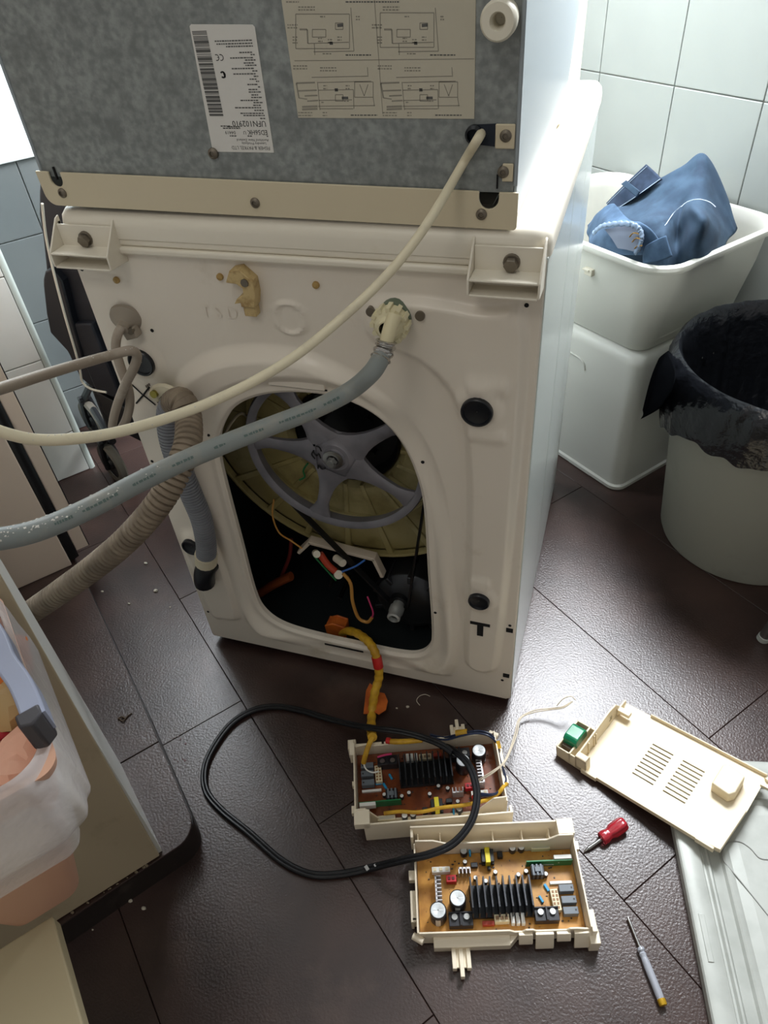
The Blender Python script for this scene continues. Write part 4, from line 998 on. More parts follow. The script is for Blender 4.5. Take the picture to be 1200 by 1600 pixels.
# ================================================================== BOX COVER with its transformer
M_COV = mat('cream cover plastic', (228, 213, 182), rough=.45)
CA = -26.0*PI/180; TIL = math.atan(.034/.235)
cover = thing('box_cover', 'cream plastic cover with vent slots, one end propped on the white metal panel', 'cover', (.724, -.090, .0015), (0, -TIL, CA))
def PC(name, q, mt, par=cover, **k): return part(name, q, mt, par, local=True, **k)
CL, CWD = .238, .162
def slotted(xs_holes, x0, x1, y0, y1, z0, z1):
    xs = sorted({x0, x1} | {h[i] for h in xs_holes for i in (0, 1)}); ys = sorted({y0, y1} | {h[i] for h in xs_holes for i in (2, 3)}); q = MB()
    for i in range(len(xs)-1):
        for j in range(len(ys)-1):
            a, b, c, d = xs[i], xs[i+1], ys[j], ys[j+1]; mx, my = (a+b)/2, (c+d)/2
            if any(h[0] < mx < h[1] and h[2] < my < h[3] for h in xs_holes): continue
            q.add([(a,c,z1),(b,c,z1),(b,d,z1),(a,d,z1)], [(0,1,2,3)]); q.add([(a,c,z0),(b,c,z0),(b,d,z0),(a,d,z0)], [(3,2,1,0)])
    for h in xs_holes:
        a, b, c, d = h; q.add([(a,c,z0),(b,c,z0),(b,d,z0),(a,d,z0),(a,c,z1),(b,c,z1),(b,d,z1),(a,d,z1)], [(0,4,5,1),(1,5,6,2),(2,6,7,3),(3,7,4,0)])
    return q
holes = []
for g0, n in ((.078, 9), (.130, 9)):
    for i in range(n): y = .044+i*.0084; holes.append((g0, g0+.036, y, y+.0027))
q = slotted(holes, 0, CL-.03, 0, CWD, .0, .0025)
q.prism([(CL-.03, 0), (CL, .004), (CL+.004, .085), (CL+.004, CWD), (CL-.03, CWD)], lambda a, b, d: (a, b, d), 0, .0025)
PC('plate', q, M_COV, smooth=0)
q = MB()
q.box((0, 0, 0), (CL-.028, .0025, .008)); q.box((.05, CWD-.0025, 0), (CL+.004, CWD, .009)); q.prism([(CL-.03, 0), (CL, .004), (CL+.004, .085), (CL+.0015, .085), (CL-.003, .0065), (CL-.03, .0025)], lambda a, b, d: (a, b, d), 0, .009)
q.box((CL-.035, -.002, 0), (CL-.008, .002, .010)); q.box((.012, -.003, 0), (.040, .001, .009))
PC('rim', q, M_COV, bevel=.0006)
q = MB()
q.prism([(0, 0), (CWD, 0), (CWD, .010), (.142, .012), (.136, .022), (.126, .034), (.104, .038), (.06, .034), (.0, .030)], lambda a, b, d: (d, a, b), 0, .003)
for y in (.035, .052, .058): q.box((.003, y, .002), (.0055, y+.002, .030))
q.box((.0, 0, .0), (.020, .003, .032)); q.box((.0, .0, .029), (.020, .012, .032)); q.box((.018, 0, 0), (.020, .014, .032)); q.box((.003, .128, .012), (.026, .138, .020)); q.box((.003, .128, .004), (.006, .150, .02))
PC('end_wall', q, M_COV, bevel=.0006)
q = MB(); q.box((.0031, .104, .012), (.0036, .112, .016)); q.box((.0031, .106, .018), (.0036, .112, .022)); PC('moulded_mark', q, mat('shaded mark', (170, 156, 124), rough=.6), smooth=0)
q = MB(); t = .0025
q.box((-.036, .0, .0), (0, t, .028)); q.box((-.036, 0, 0), (-.036+t, .066, .028)); q.box((-.036, .064, 0), (0, .066, .028)); q.box((-.036, 0, 0), (0, .066, .003)); q.box((-.012, 0, .003), (-.009, .066, .03))
PC('transformer_pocket', q, M_COV, bevel=.0006)
q = MB(); q.box((-.030, .010, .004), (-.013, .058, .026)); tr_ = PC('transformer', q, mat('laminated core', (92, 80, 66), rough=.5, metal=.3), bevel=.0006)
q = MB(); 
q.prism([(.016, .022), (.016, .036), (.022, .042), (.046, .042), (.052, .036), (.052, .022)], lambda a, b, d: (d, a, b), -.033, -.008)
PC('green_winding', q, mat('green winding tape', (16, 124, 84), rough=.3, coat=.5), tr_, bevel=.002)
q = MB()
ow, ol = CL-.052, .088
q.prism([(ow, ol), (ow+.028, ol-.004), (ow+.034, ol+.006), (ow+.034, ol+.040), (ow+.006, ol+.046), (ow, ol+.040)], lambda a, b, d: (a, b, d), .002, .024)
PC('corner_block', q, M_COV, bevel=.002, segs=3)
q = MB(); q.cyl((CL+.006, .150, .008), (CL+.012, .158, .008), .004, n=10); q.box((CL+.002, .14, .0), (CL+.02, .15, .006)); PC('hinge_pin', q, M_COV)
# the pair of white wires between the pocket and the circuit box
tw = thing('white_wire_pair', 'thin pair of white wires running from the cover to the circuit box nearer the washing machine', 'wires', PZ(800, 1160, 0))
for k in (0, 1):
    q = MB(); q.tube(cat([PZ(893+2*k, 1096, .040), PZ(880, 1104+2*k, .033), PZ(860, 1107+2*k, .022), PZ(835, 1110+3*k, .016), PZ(812+2*k, 1122, .014), PZ(805+3*k, 1145, .03), PZ(797+2*k, 1170, .05), PZ(786+2*k, 1192, .058), PZ(768, 1206+3*k, .052), PZ(750, 1217+3*k, .04), PZ(738, 1224+3*k, .026)], 6), .0011, 6); part('wire', q, mat('off white wire', (216, 204, 182), rough=.5), tw)
q = MB(); q.tube(cat([PZ(870, 1103, .03), PZ(880, 1092, .042), PZ(892, 1088, .046), PZ(900, 1094, .044)], 5), .0009, 6); part('wire', q, MATS['off white wire'], tw)

# ================================================================== LOOSE METAL PANEL
M_PNL = mat('white painted steel', (176, 179, 173), rough=.38, c2=(166, 169, 163), scale=30, metal=.1)
PAa = 11.5*PI/180
panel2 = thing('pressed_steel_cover', 'large white pressed steel panel lying on the floor at the right under the cover', 'panel', (.884, -.175, 0), (0, 0, PAa))
q = MB()
# local frame: +x across to the right, -y towards the camera
ringstack(q, [(.002, .0), (.0, .003), (.0, .024), (.002, .028), (.006, .030), (.026, .030), (.030, .028), (.032, .022), (.035, .022), (.038, .027), (.041, .027), (.045, .018), (.060, .016), (.063, .022), (.066, .024), (.070, .0235), (.074, .021), (.09, .0225)], .0, .50, -.75, .145, .085, lambda a, b, z: (a-.004, b-.01, z*.70), n=10)
part('pressed_sheet', q, M_PNL, panel2, local=True, smooth=25)
q = MB(); q.tube(cat([PZ(1200, 1430, .0162), PZ(1180, 1405, .0162), PZ(1150, 1368, .0162), PZ(1131, 1345, .0162), PZ(1129, 1330, .0162), PZ(1138, 1317, .0162), PZ(1155, 1315, .0162), PZ(1172, 1325, .0162), PZ(1186, 1340, .0162), PZ(1200, 1343, .0162)], 6), .0010, 6); part('grey_wire', q, mat('grey thin wire', (150, 150, 146), rough=.5), panel2)
q = MB(); c = np.array([.009, -.125]); q.box((c[0]-.004, c[1]-.04, .0205), (c[0]+.004, c[1]+.02, .0222)); part('edge_tab', q, M_PNL, panel2, local=True, bevel=.003, segs=3)

# ================================================================== SCREWDRIVERS
M_REDH = mat('red translucent handle', (190, 36, 52), rough=.2, trans=.35, coat=.6, spec=.6)
def axial(name, label, cat_, tip, end, zt, ze):
    A = Vector((tip[0], tip[1], zt)); B = Vector((end[0], end[1], ze)); return A, B
A = Vector(PZ(912, 1331, .003)); B = Vector(PZ(976, 1285, .0125)); d = (B-A).normalized(); L = (B-A).length
sd = thing('stubby_screwdriver', 'stubby screwdriver with a red handle lying beside the amber circuit box', 'screwdriver', ((A.x+B.x)/2, (A.y+B.y)/2, 0))
q = MB(); q.lathe([(.0003, 0), (.0008, .0005), (.0022, .006), (.0022, .008), (.003, .0085), (.003, L*.47)], A, d, 12); part('shaft', q, M_STEEL, sd)
q = MB(); n_ = 40; rows = []; x, y = perp(d)
for r_, h in [(.0075, .42), (.0098, .44), (.0105, .50), (.0100, .55), (.0085, .60), (.0088, .64), (.0112, .70), (.0116, .92), (.0110, .97), (.0090, 1.0), (.0004, 1.0)]:
    fl = .12 if h > .63 else .04
    rows.append([A+d*(h*L)+x*(r_*(1-fl*.5+fl*.5*math.cos(6*2*PI*j/n_))*math.cos(2*PI*j/n_))+y*(r_*(1-fl*.5+fl*.5*math.cos(6*2*PI*j/n_))*math.sin(2*PI*j/n_)) for j in range(n_)])
q.grid(rows, closed=True); part('handle', q, M_REDH, sd)
A = Vector(PZ(980.5, 1432, .0045)); B = Vector(PZ(1037, 1572, .0065)); d = (B-A).normalized(); L = (B-A).length
ts = thing('voltage_tester', 'slim clear voltage tester screwdriver lying beside the metal panel', 'screwdriver', ((A.x+B.x)/2, (A.y+B.y)/2, 0))
q = MB(); q.lathe([(.0003, 0), (.0018, .001), (.0020, .003), (.0018, .012), (.0018, L*.36), (.0025, L*.365), (.0025, L*.40)], A, d, 12); part('blade', q, M_STEEL, ts)
M_CLR = mat('clear plastic', (214, 218, 228), rough=.12, trans=.55, ior=1.4)
q = MB(); q.lathe([(.0025, L*.36), (.0050, L*.37), (.0054, L*.40), (.0036, L*.42), (.0052, L*.44), (.0042, L*.47), (.0046, L*.50), (.0052, L*.54), (.0052, L*.90), (.0048, L*.93), (.0003, L*.935)], A, d, 16); part('clear_handle', q, M_CLR, ts)
q = MB(); q.cyl(A+d*(L*.50), A+d*(L*.66), .0015, n=10); q.cyl(A+d*(L*.66), A+d*(L*.78), .0024, n=10); q.cyl(A+d*(L*.78), A+d*(L*.92), .0016, n=10); part('neon_core', q, mat('tester core', (150, 146, 150), rough=.4, metal=.5), ts)
q = MB(); q.lathe([(.0048, L*.925), (.0056, L*.935), (.0056, L*.975), (.0050, L*.995), (.0003, L)], A, d, 16); part('brass_cap', q, mat('ochre cap', (190, 150, 40), rough=.35, metal=.4), ts)

# ================================================================== TUBS, JEANS, BIN (right)
M_TUBW = mat('white tub plastic', (218, 218, 210), rough=.4, translucent=.3)
def rr(u0, u1, w0, w1, r, n=7): return rrect(u0, u1, w0, w1, r, n)
tub1 = thing('plastic_tub', 'white plastic tub turned upside down on the floor under the tub of jeans', 'tub', UW(0, 1.12, 0))
def tubrows(specs):
    q = MB(); q.grid([[UW(a, b, z) for a, b in rr(u0, u1, w0, w1, r)] for u0, u1, w0, w1, r, z in specs], closed=True); return q
q = tubrows([(-.262,.182,.955,1.318,.030,.004),(-.262,.182,.955,1.318,.030,.012),(-.256,.176,.961,1.312,.028,.014),(-.252,.172,.965,1.308,.028,.20),(-.248,.168,.968,1.304,.028,.322),(-.244,.164,.972,1.300,.03,.333),(-.236,.156,.980,1.292,.03,.341),(-.20,.12,1.01,1.26,.03,.344)])
k = 32; q.add(q.v[-32:], [tuple(range(32))])
part('tub_wall', q, M_TUBW, tub1, smooth=50)
q = MB(); 
q.tube(cat([UW(-.20, .9655, .10), UW(-.20, .9655, .27), UW(-.19, .9655, .285), UW(-.02, .9655, .287), UW(.02, .9655, .28), UW(.03, .9655, .262)], 6), .0022, 6); part('moulded_line', q, M_TUBW, tub1)
q = MB()
for a, b in ((-.20, -.12), (.02, .10)): q.prism([(a, .004), (b, .004), (b-.006, .0), (a+.006, .0)], lambda x, z, d: UW(x, .958+d, z), 0, .01)
each('base_lug', q, M_TUBW, tub1)
tub2 = thing('plastic_tub', 'white plastic tub heaped with blue jeans on top of the upturned tub', 'tub', UW(0, 1.14, .345))
q = tubrows([(-.20,.120,1.02,1.27,.03,.3445),(-.226,.146,.990,1.292,.035,.345),(-.236,.155,.982,1.300,.04,.358),(-.262,.180,.963,1.312,.055,.470),(-.272,.188,.956,1.316,.062,.530),(-.284,.200,.946,1.322,.068,.534),(-.288,.204,.943,1.324,.070,.541),(-.286,.202,.945,1.323,.069,.547),(-.276,.192,.954,1.318,.063,.549),(-.270,.186,.960,1.312,.060,.545),(-.264,.180,.966,1.306,.058,.52),(-.255,.172,.972,1.300,.05,.46),(-.24,.158,.982,1.290,.04,.37),(-.20,.12,1.01,1.26,.03,.36)])
q.add(q.v[-32:], [tuple(range(32))]); q.add(q.v[:32], [tuple(reversed(range(32)))])
part('tub_wall', q, M_TUBW, tub2, smooth=50)
q = MB(); c = PW(922, 424, .958); M = Matrix.Translation(Vector(c)) @ Matrix.Rotation(ROOM, 4, 'Z'); q.box((-.010, -.007, -.007), (.010, .008, .007), M); q.box((-.014, -.010, .002), (.004, .002, .006), M); part('handle_clip', q, mat('clear clip', (214, 208, 190), rough=.3), tub2, bevel=.001)

M_DEN = mat('mid blue denim', (36, 56, 76), rough=.9, c2=(50, 72, 92), scale=26, lo=.35, hi=.7, bump=.5, bscale=900, bdist=.0008, dirt=(27, 43, 62), dscale=18, dlo=.5, dhi=.75)
M_DENL = mat('light blue denim', (66, 90, 116), rough=.9, c2=(48, 70, 94), scale=30, bump=.5, bscale=900, bdist=.0008)
M_DEND = mat('dark blue denim', (26, 40, 60), rough=.9, c2=(38, 54, 76), scale=40, bump=.5, bscale=900, bdist=.0008)
M_STI = mat('pale stitching', (176, 190, 206), rough=.8); M_DINN = mat('grey denim inside', (110, 118, 134), rough=.85)
def patch(rows, n=9, amp=.004, fr=26, seed=0, off=None):
    G = [cat([PW(*p) for p in r], n) for r in rows]; out = []
    for j in range(len(G[0])): out.append(cat([g[j] for g in G], n))
    R = [[np.array(out[j][i]) for j in range(len(out))] for i in range(len(out[0]))]
    for r in R:
        for i, p in enumerate(r):
            v = Vector(p)*fr; h = noise.noise(v+Vector((seed, 0, 0)))*amp+abs(noise.noise(v*.55+Vector((0, seed, 3))))*amp*1.6
            h -= amp*.9; r[i] = p-WA*(h-.010 if amp > .004 else h)+np.array([0, 0, h*.4])
    return R
je = thing('blue_jeans', 'mid blue jeans heaped in the upper white tub, a corner standing up against the wall', 'jeans', UW(.05, 1.12, .56))
q = MB(); q.grid(patch([
 [(985,330,1.25),(1012,322,1.25),(1040,318,1.25),(1070,300,1.27),(1098,285,1.28),(1125,330,1.28),(1138,362,1.27)],
 [(972,308,1.17),(1005,292,1.17),(1033,279,1.17),(1063,260,1.18),(1092,242,1.19),(1114,272,1.21),(1145,358,1.22)],
 [(957,322,1.12),(992,310,1.13),(1030,292,1.14),(1062,276,1.15),(1091,268,1.155),(1110,300,1.17),(1142,364,1.20)],
 [(948,335,1.07),(988,330,1.08),(1030,322,1.09),(1060,300,1.11),(1090,306,1.115),(1110,328,1.14),(1137,369,1.19)],
 [(942,345,1.04),(985,350,1.03),(1030,345,1.035),(1054,345,1.075),(1075,322,1.06),(1104,334,1.10),(1132,375,1.17)],
 [(940,356,1.02),(985,368,1.01),(1028,372,1.0),(1052,372,1.06),(1085,345,1.02),(1104,354,1.075),(1126,382,1.15)],
 [(940,372,1.01),(985,390,1.0),(1028,396,1.0),(1052,400,1.03),(1078,385,1.02),(1100,382,1.06),(1120,392,1.13)],
 [(940,402,1.01),(985,420,1.0),(1030,432,1.0),(1052,430,1.03),(1078,415,1.03),(1098,408,1.06),(1116,405,1.12)]], amp=.0085, fr=22), closed=False)
part('trouser_cloth', q, M_DEN, je, smooth=80, solid=.002)
wb = patch([[(948,318,1.135),(975,290,1.15),(1010,257,1.165)], [(953,325,1.125),(985,299,1.14),(1022,268,1.155)], [(958,331,1.12),(994,308,1.13),(1034,280,1.148)]], n=8, amp=.0012)
q = MB(); q.grid(wb); o = part('waistband', q, M_DEND, je, smooth=80, solid=.004)
q = MB(); q.tube([p-WA*.004 for p in wb[-2]], .0009, 6); q.tube([p-WA*.0035 for p in wb[2]], .0005, 6); part('stitching', q, M_STI, o)
q = MB(); q.grid(patch([[(971,288,1.140),(979,282,1.143)], [(983,298,1.128),(990,291,1.130)], [(995,308,1.120),(1000,299,1.124)]], n=6, amp=.0003)); part('belt_loop', q, M_DEN, o, solid=.003)
def stitch(pts, off=.007): return [PW(*p)-WA*off for p in pts]
q = MB()
for pts in ([(1068,322,1.08),(1078,314,1.09),(1095,310,1.10),(1112,314,1.105),(1122,322,1.105)], [(1035,360,1.03),(1045,348,1.05),(1056,332,1.08),(1068,321,1.08)]):
    q.tube(cat(stitch(pts), 6), .0008, 6)
part('stitching', q, M_STI, je)
jl = thing('light_jeans', 'lighter blue denim with a frayed turned-up cuff at the front left of the jeans heap', 'jeans', UW(-.03, 1.0, .55))
q = MB(); q.grid(patch([
 [(918,352,1.10),(935,332,1.08),(957,318,1.07),(968,330,1.04)],
 [(918,366,1.06),(940,344,1.03),(962,340,1.02),(985,345,1.00)],
 [(920,378,1.02),(938,362,1.0),(965,352,.99),(1002,348,.98)],
 [(925,390,1.0),(945,378,.985),(985,372,.975),(1020,362,.972)],
 [(930,410,.99),(950,400,.98),(1000,398,.968),(1040,395,.972)]], amp=.004, seed=3)); part('trouser_cloth', q, M_DENL, jl, smooth=80, solid=.002)
cf = [PW(*p)-WA*.012 for p in [(934,362,.99),(945,352,.985),(962,348,.98),(985,347,.975),(1003,352,.972),(1010,366,.968),(1006,382,.966),(1000,392,.966)]]
q = MB(); cfp = cat(cf, 8); q.tube([p+np.array([0, 0, .0012*math.sin(i*1.9)])+WA*.001*math.cos(i*2.7) for i, p in enumerate(cfp)], .0034, 8, flat=1.4); part('frayed_cuff', q, mat('pale frayed denim', (120, 138, 160), rough=.9), jl)
q = MB(); q.grid(patch([[(944,358,.978),(965,354,.976),(985,353,.972),(1002,358,.968)], [(955,372,.972),(970,370,.968),(988,370,.965),(1004,374,.962)], [(965,388,.966),(978,390,.962),(990,393,.960),(1000,394,.958)]], n=5, amp=.001)); inn = part('cuff_inside', q, M_DINN, jl)
q = MB(); 
for pts in ([(984,370,.958),(990,364,.958),(1000,366,.956)], [(988,378,.956),(994,372,.956),(1002,374,.954)], [(992,388,.954),(997,384,.953),(1003,384,.952)]): q.tube(cat([PW(*p) for p in pts], 4), .0022, 6, flat=.5)
part('tan_stitching', q, mat('tan thread', (150, 116, 60), rough=.8), inn)
q = MB(); q.grid(patch([[(1008,384,.966),(1030,372,.966),(1040,368,.97)], [(1004,398,.962),(1028,388,.962),(1046,386,.966)], [(1004,412,.96),(1030,408,.96),(1050,400,.962)]], n=5, amp=.003, seed=9)); part('cuff_flap', q, M_DENL, jl, solid=.002)

M_BINP = mat('grey green bin plastic', (158, 158, 146), rough=.45, dirt=(140, 140, 128), dscale=6)
BC = np.array([1.012, .566])
rb = thing('waste_bin', 'tall round grey bin with a black bag folded over its rim', 'bin', (BC[0], BC[1], 0))
q = MB(); q.lathe([(.0005, .004), (.15, .004), (.155, .0), (.166, .002), (.170, .012), (.2105, .41), (.216, .42), (.2165, .428), (.211, .43), (.207, .42), (.16, .012), (.0005, .012)], (BC[0], BC[1], 0), (0, 0, 1), 72)
part('bin_body', q, M_BINP, rb, smooth=40)
M_BAG = mat('black bin bag', (22, 24, 28), rough=.24, spec=.7, bump=.7, bscale=42, bdist=.006)
bag = thing('bin_bag', 'black plastic bag lining the round grey bin, torn flap hanging at its left', 'bag', (BC[0], BC[1], .05))
rows = []; NB = 240
hemz = lambda a: .315+.02*math.sin(3*a+1)+.010*math.sin(7*a)+.05*max(0, math.cos(a-math.radians(100)))
prof = [(.10, .03, 0), (.150, .06, 0), (.175, .16, 0), (.188, .26, 0), (.198, .34, 0), (.204, .40, 0), (.208, .432, 0), (.214, .438, 0), (.220, .432, 0), (.223, .41, 1), (.224, .38, 1), (.225, .35, 1), (.226, .0, 2)]
for r_, z, t in prof:
    row = []
    for j in range(NB):
        a = 2*PI*j/NB; nz = noise.noise(Vector((math.cos(a)*5, math.sin(a)*5, z*14)))+.5*noise.noise(Vector((math.cos(a)*13, math.sin(a)*13, z*30)))
        zz = hemz(a)+.006*math.sin(23*a)*math.sin(5*a) if t == 2 else z
        k = .004 if .42 < z < .45 else .009
        if t: 
            rr_ = r_+.003+.011*abs(nz)+.006*(1 if t == 2 else 0)*abs(math.sin(9*a))
            if t == 2: rr_ = .226-(.43-zz)*.06+.006+.005*abs(nz)
        else: rr_ = r_+(-abs(nz)*k*1.6 if z < .43 else nz*.0025)
        row.append((BC[0]+rr_*math.cos(a), BC[1]+rr_*math.sin(a), zz+(.003*nz if z > .4 and not t else 0)))
    rows.append(row)
q = MB(); q.grid(rows, closed=True); q.add(rows[0], [tuple(range(NB))]); part('bag_skin', q, M_BAG, bag, smooth=60)
q = MB()
fl = [[(1044,548,.785),(1052,565,.775),(1056,585,.772),(1050,612,.77)], [(1028,562,.778),(1038,580,.770),(1044,600,.768),(1040,625,.767)], [(1014,590,.770),(1024,605,.768),(1030,620,.766),(1028,640,.766)], [(1002,630,.766),(1004,640,.766),(1005,648,.765),(1001,655,.765)]]
rows = []
for r in fl: rows.append(cat([onx for onx in [CAM+ray(px, py)*((x-CAM[0])/ray(px, py)[0]) for px, py, x in r]], 4))
rows2 = [cat([rows[i][j] for i in range(len(rows))], 4) for j in range(len(rows[0]))]
q.grid(rows2); part('torn_flap', q, mat('dull black film', (9, 10, 12), rough=.95, spec=.0), bag, smooth=60, solid=.0006)

stool = thing('metal_stool', 'chrome metal leg standing on the floor at the right edge beside the bin', 'stool', (1.033, .262, 0))
L0 = Vector((1.034, .262, .0)); 
q = MB(); q.cyl(L0+Vector((0, 0, .004)), L0+Vector((.045, -.01, .42)), .0095, n=20); part('leg', q, M_STEEL, stool)
q = MB(); q.lathe([(.0003, 0), (.010, 0), (.0115, .002), (.0112, .012), (.0098, .013)], L0, (.1, -.02, 1), 20); part('foot_cap', q, mat('pale foot cap', (170, 172, 166), rough=.4), stool)
for dx, dy in ((.27, -.02), (.13, .22)):
    q = MB(); q.cyl(L0+Vector((dx*1.15, dy*1.15, 0)), L0+Vector((.045+dx*.75, dy*.75-.005, .42)), .0095, n=16); part('leg', q, M_STEEL, stool)
q = MB(); c = L0+Vector((.16, -.01, .42)); q.lathe([(.0005, 0), (.14, 0), (.148, .006), (.148, .02), (.14, .03), (.0005, .032)], c, (0, 0, 1), 40); part('seat', q, M_BLACKR, stool)

# ================================================================== LEFT SIDE
M_BEI = mat('greyed beige laminate', (190, 175, 147), rough=.55, dirt=(164, 150, 122), dscale=9)
M_PINK2 = mat('pinkish beige laminate', (218, 196, 178), rough=.5, dirt=(150, 136, 116), dscale=4, dlo=.6, dhi=.9)
M_EDGE = mat('white laminate edge', (214, 214, 208), rough=.4)
cab = thing('base_cabinet', 'greyed beige cabinet with a white side standing on the tiled plinth behind the bag', 'cabinet', UW(.05, -.6, .06))
q = MB(); side = [(.374,-.234),(.196,-.240),(.022,-.259),(-.156,-.285),(-.28,-.308)]
bot = [(-.28,-.80),(.374,-.80)]+side; q.add([UW(a, b, .0605) for a, b in bot]+[UW(a, b+(.011 if b > -.5 else 0), .70) for a, b in bot], [tuple(reversed(range(7))), tuple(range(7, 14))]+[(k_, (k_+1) % 7, 7+(k_+1) % 7, 7+k_) for k_ in range(7)])
part('carcass', q, M_EDGE, cab, smooth=0)
q = MB(); q.hexa([UW(.373,-.80,.064),UW(.381,-.80,.064),UW(.381,-.2395,.064),UW(.373,-.2395,.064),UW(.373,-.80,.69),UW(.381,-.80,.69),UW(.381,-.218,.69),UW(.373,-.218,.69)]); part('front_panel', q, M_BEI, cab, smooth=0, bevel=.0015)
q = MB(); r = random.Random(21)
for i in range(14):
    w = -.245-r.uniform(0, .13); s = r.uniform(.0015, .0045); q.sphere(UW(.382, w+r.uniform(-.003, .003), .0625), s*.6, 6, 4, (1.4, 1, .7))
part('chipped_mortar', q, mat('old mortar', (120, 108, 90), rough=.95), cab, kind='stuff')
tall = thing('tall_cabinet', 'tall pinkish beige cabinet with a black edge strip at the left beyond the hose', 'cabinet', UW(-.55, -.4, .06))
q = MB(); q.prism([(-.70, -1.0), (-.338, -1.0), (-.330, -.176), (-.70, -.176)], lambda a, b, d: UW(a, b, d), .0605, 1.7); part('carcass', q, M_PINK2, tall, smooth=0, bevel=.002)
q = MB(); q.prism([(-.40, -.176), (-.337, -.176), (-.333, -.166), (-.338, -.155), (-.40, -.155)], lambda a, b, d: UW(a, b, d), .070, 1.7); part('black_edge_strip', q, mat('glossy black strip', (24, 24, 26), rough=.25), tall, smooth=60)
q = MB(); q.prism([(-.42, -.155), (-.342, -.155), (-.342, -.128), (-.42, -.128)], lambda a, b, d: UW(a, b, d), .082, 1.7); part('side_door', q, M_PINK2, tall, smooth=0, bevel=.0015)
q = MB(); q.prism([(-.420, -.1278), (-.3425, -.1278), (-.3425, -.1262), (-.42, -.1262)], lambda a, b, d: UW(a, b, d), .083, 1.7); part('door_seam', q, M_BLACKR, tall, smooth=0)

low_c = thing('low_cabinet', 'low beige cabinet in the bottom left corner carrying the pink bin', 'cabinet', UW(.75, -.65, 0))
M_LOW = mat('pale olive beige top', (164, 152, 122), rough=.6)
q = MB(); q.prism([(.55, -1.1), (1.25, -1.1), (1.25, -.327), (.55, -.323)], lambda a, b, d: UW(a, b, d), .358, .380); part('cabinet_top', q, M_LOW, low_c, smooth=0, bevel=.002)
q = MB(); q.prism([(.60, -1.08), (1.23, -1.08), (1.23, -.56), (.60, -.56)], lambda a, b, d: UW(a, b, d), .0, .358); part('carcass', q, M_LOW, low_c, smooth=0)

# pink bin with white liner, standing on the low cabinet
M_PBIN = mat('terracotta pink plastic', (212, 166, 140), rough=.45)
pb = thing('kitchen_bin', 'terracotta pink bin standing on the low beige cabinet, a white bag over its rim', 'bin', UW(.48, -.325, .38))
def lerp(a, b, t): return a+(b-a)*t
def binrow(z, e=0, r=.016):
    t = (z-.381)/.28
    return [UW(a, b, z) for a, b in rr(lerp(.415, .395, t)-e, lerp(.546, .606, t)+e, lerp(-.358, -.400, t)-e, lerp(-.290, -.228, t)+e, r, 7)]
q = MB(); q.grid([binrow(.381, -.008), binrow(.382, -.002), binrow(.388), binrow(.645), binrow(.650, .003), binrow(.660, .003), binrow(.661, -.002), binrow(.645, -.004), binrow(.392, -.004)], closed=True)
q.add(q.v[:32], [tuple(reversed(range(32)))]); q.add(q.v[-32:], [tuple(range(32))])
part('bin_body', q, M_PBIN, pb, smooth=50)
M_LINER = mat('white translucent liner', (236, 232, 232), rough=.25, alpha=.58, spec=.7, bump=.6, bscale=45, bdist=.004)
ln_ = thing('white_bag', 'white translucent carrier bag draped over the rim of the pink bin', 'bag', UW(.5, -.32, .56))
rows = []
base = [np.array(p) for p in rr(.388, .604, -.402, -.232, .03, 30)]
cc = np.array([.50, -.315])
for z, e, amp in [(.50, -.03, .002), (.56, -.016, .003), (.62, -.008, .003), (.655, -.004, .002), (.668, .001, .001), (.672, .004, .001), (.668, .007, .002), (.652, .009, .004), (.63, .011, .006), (.605, .013, .007), (.585, .012, .007), (.575, .008, .007), (.570, .005, .006)]:
    row = []
    for j, p in enumerate(base):
        d = (p-cc)/np.linalg.norm(p-cc); nz = noise.noise(Vector((p[0]*26, p[1]*26, z*14)))+.7*noise.noise(Vector((p[0]*75, p[1]*75, z*7)))
        k = p+d*(e+amp*nz); zz = z+(.012*noise.noise(Vector((p[0]*30, p[1]*30, 5))) if z < .57 and e > 0 else .002*nz)
        row.append(UW(k[0], k[1], zz))
    rows.append(row)
q = MB(); q.grid(rows, closed=True); part('bag_skin', q, M_LINER, ln_, smooth=70)
# grey blue clip handle of the bin, along the rim
M_HAND = mat('grey blue plastic', (146, 152, 172), rough=.4)
HZ = .700
hp = [PZ(-60, 930, HZ), PZ(-14, 985, HZ), PZ(6, 1030, HZ), PZ(28, 1062, HZ), PZ(42, 1092, HZ), PZ(52, 1120, HZ)]
rows = cat(hp, 6); rw = []
for i, p in enumerate(rows):
    d = rows[min(i+1, len(rows)-1)]-rows[max(i-1, 0)]; d = d/np.linalg.norm(d); sd_ = np.cross(d, [0, 0, 1])
    rw.append([p+sd_*.0085, p-sd_*.0085, p-sd_*.0085-np.array([0, 0, .022]), p+sd_*.0085-np.array([0, 0, .022])])
q = MB(); q.grid(rw, closed=True); q.add(rw[-1], [(0, 1, 2, 3)]); q.add(rw[0], [(3, 2, 1, 0)])
grip = part('carrying_handle', q, M_HAND, pb, smooth=50, bevel=.002, label='grey blue handle')
a, b = PZ(27, 1134, HZ+.001), PZ(66, 1112, HZ+.001); cdir = (b-a)/np.linalg.norm(b-a); od = np.cross(cdir, [0, 0, 1]); od = od if (od@np.array([CAM[0]-a[0], CAM[1]-a[1], 0])) > 0 else -od
pp = [a-od*.010, a+od*.002, a+(b-a)*.5+od*.006, b+od*.0, b-od*.010]
q = MB(); q.add([p for p in pp]+[p-np.array([0, 0, .032]) for p in pp], [(0,1,2,3,4),(9,8,7,6,5),(0,5,6,1),(1,6,7,2),(2,7,8,3),(3,8,9,4),(4,9,5,0)]); part('hook_end', q, mat('dark grey plastic', (60, 58, 62), rough=.5), grip, smooth=30, bevel=.002, label='dark grey end')
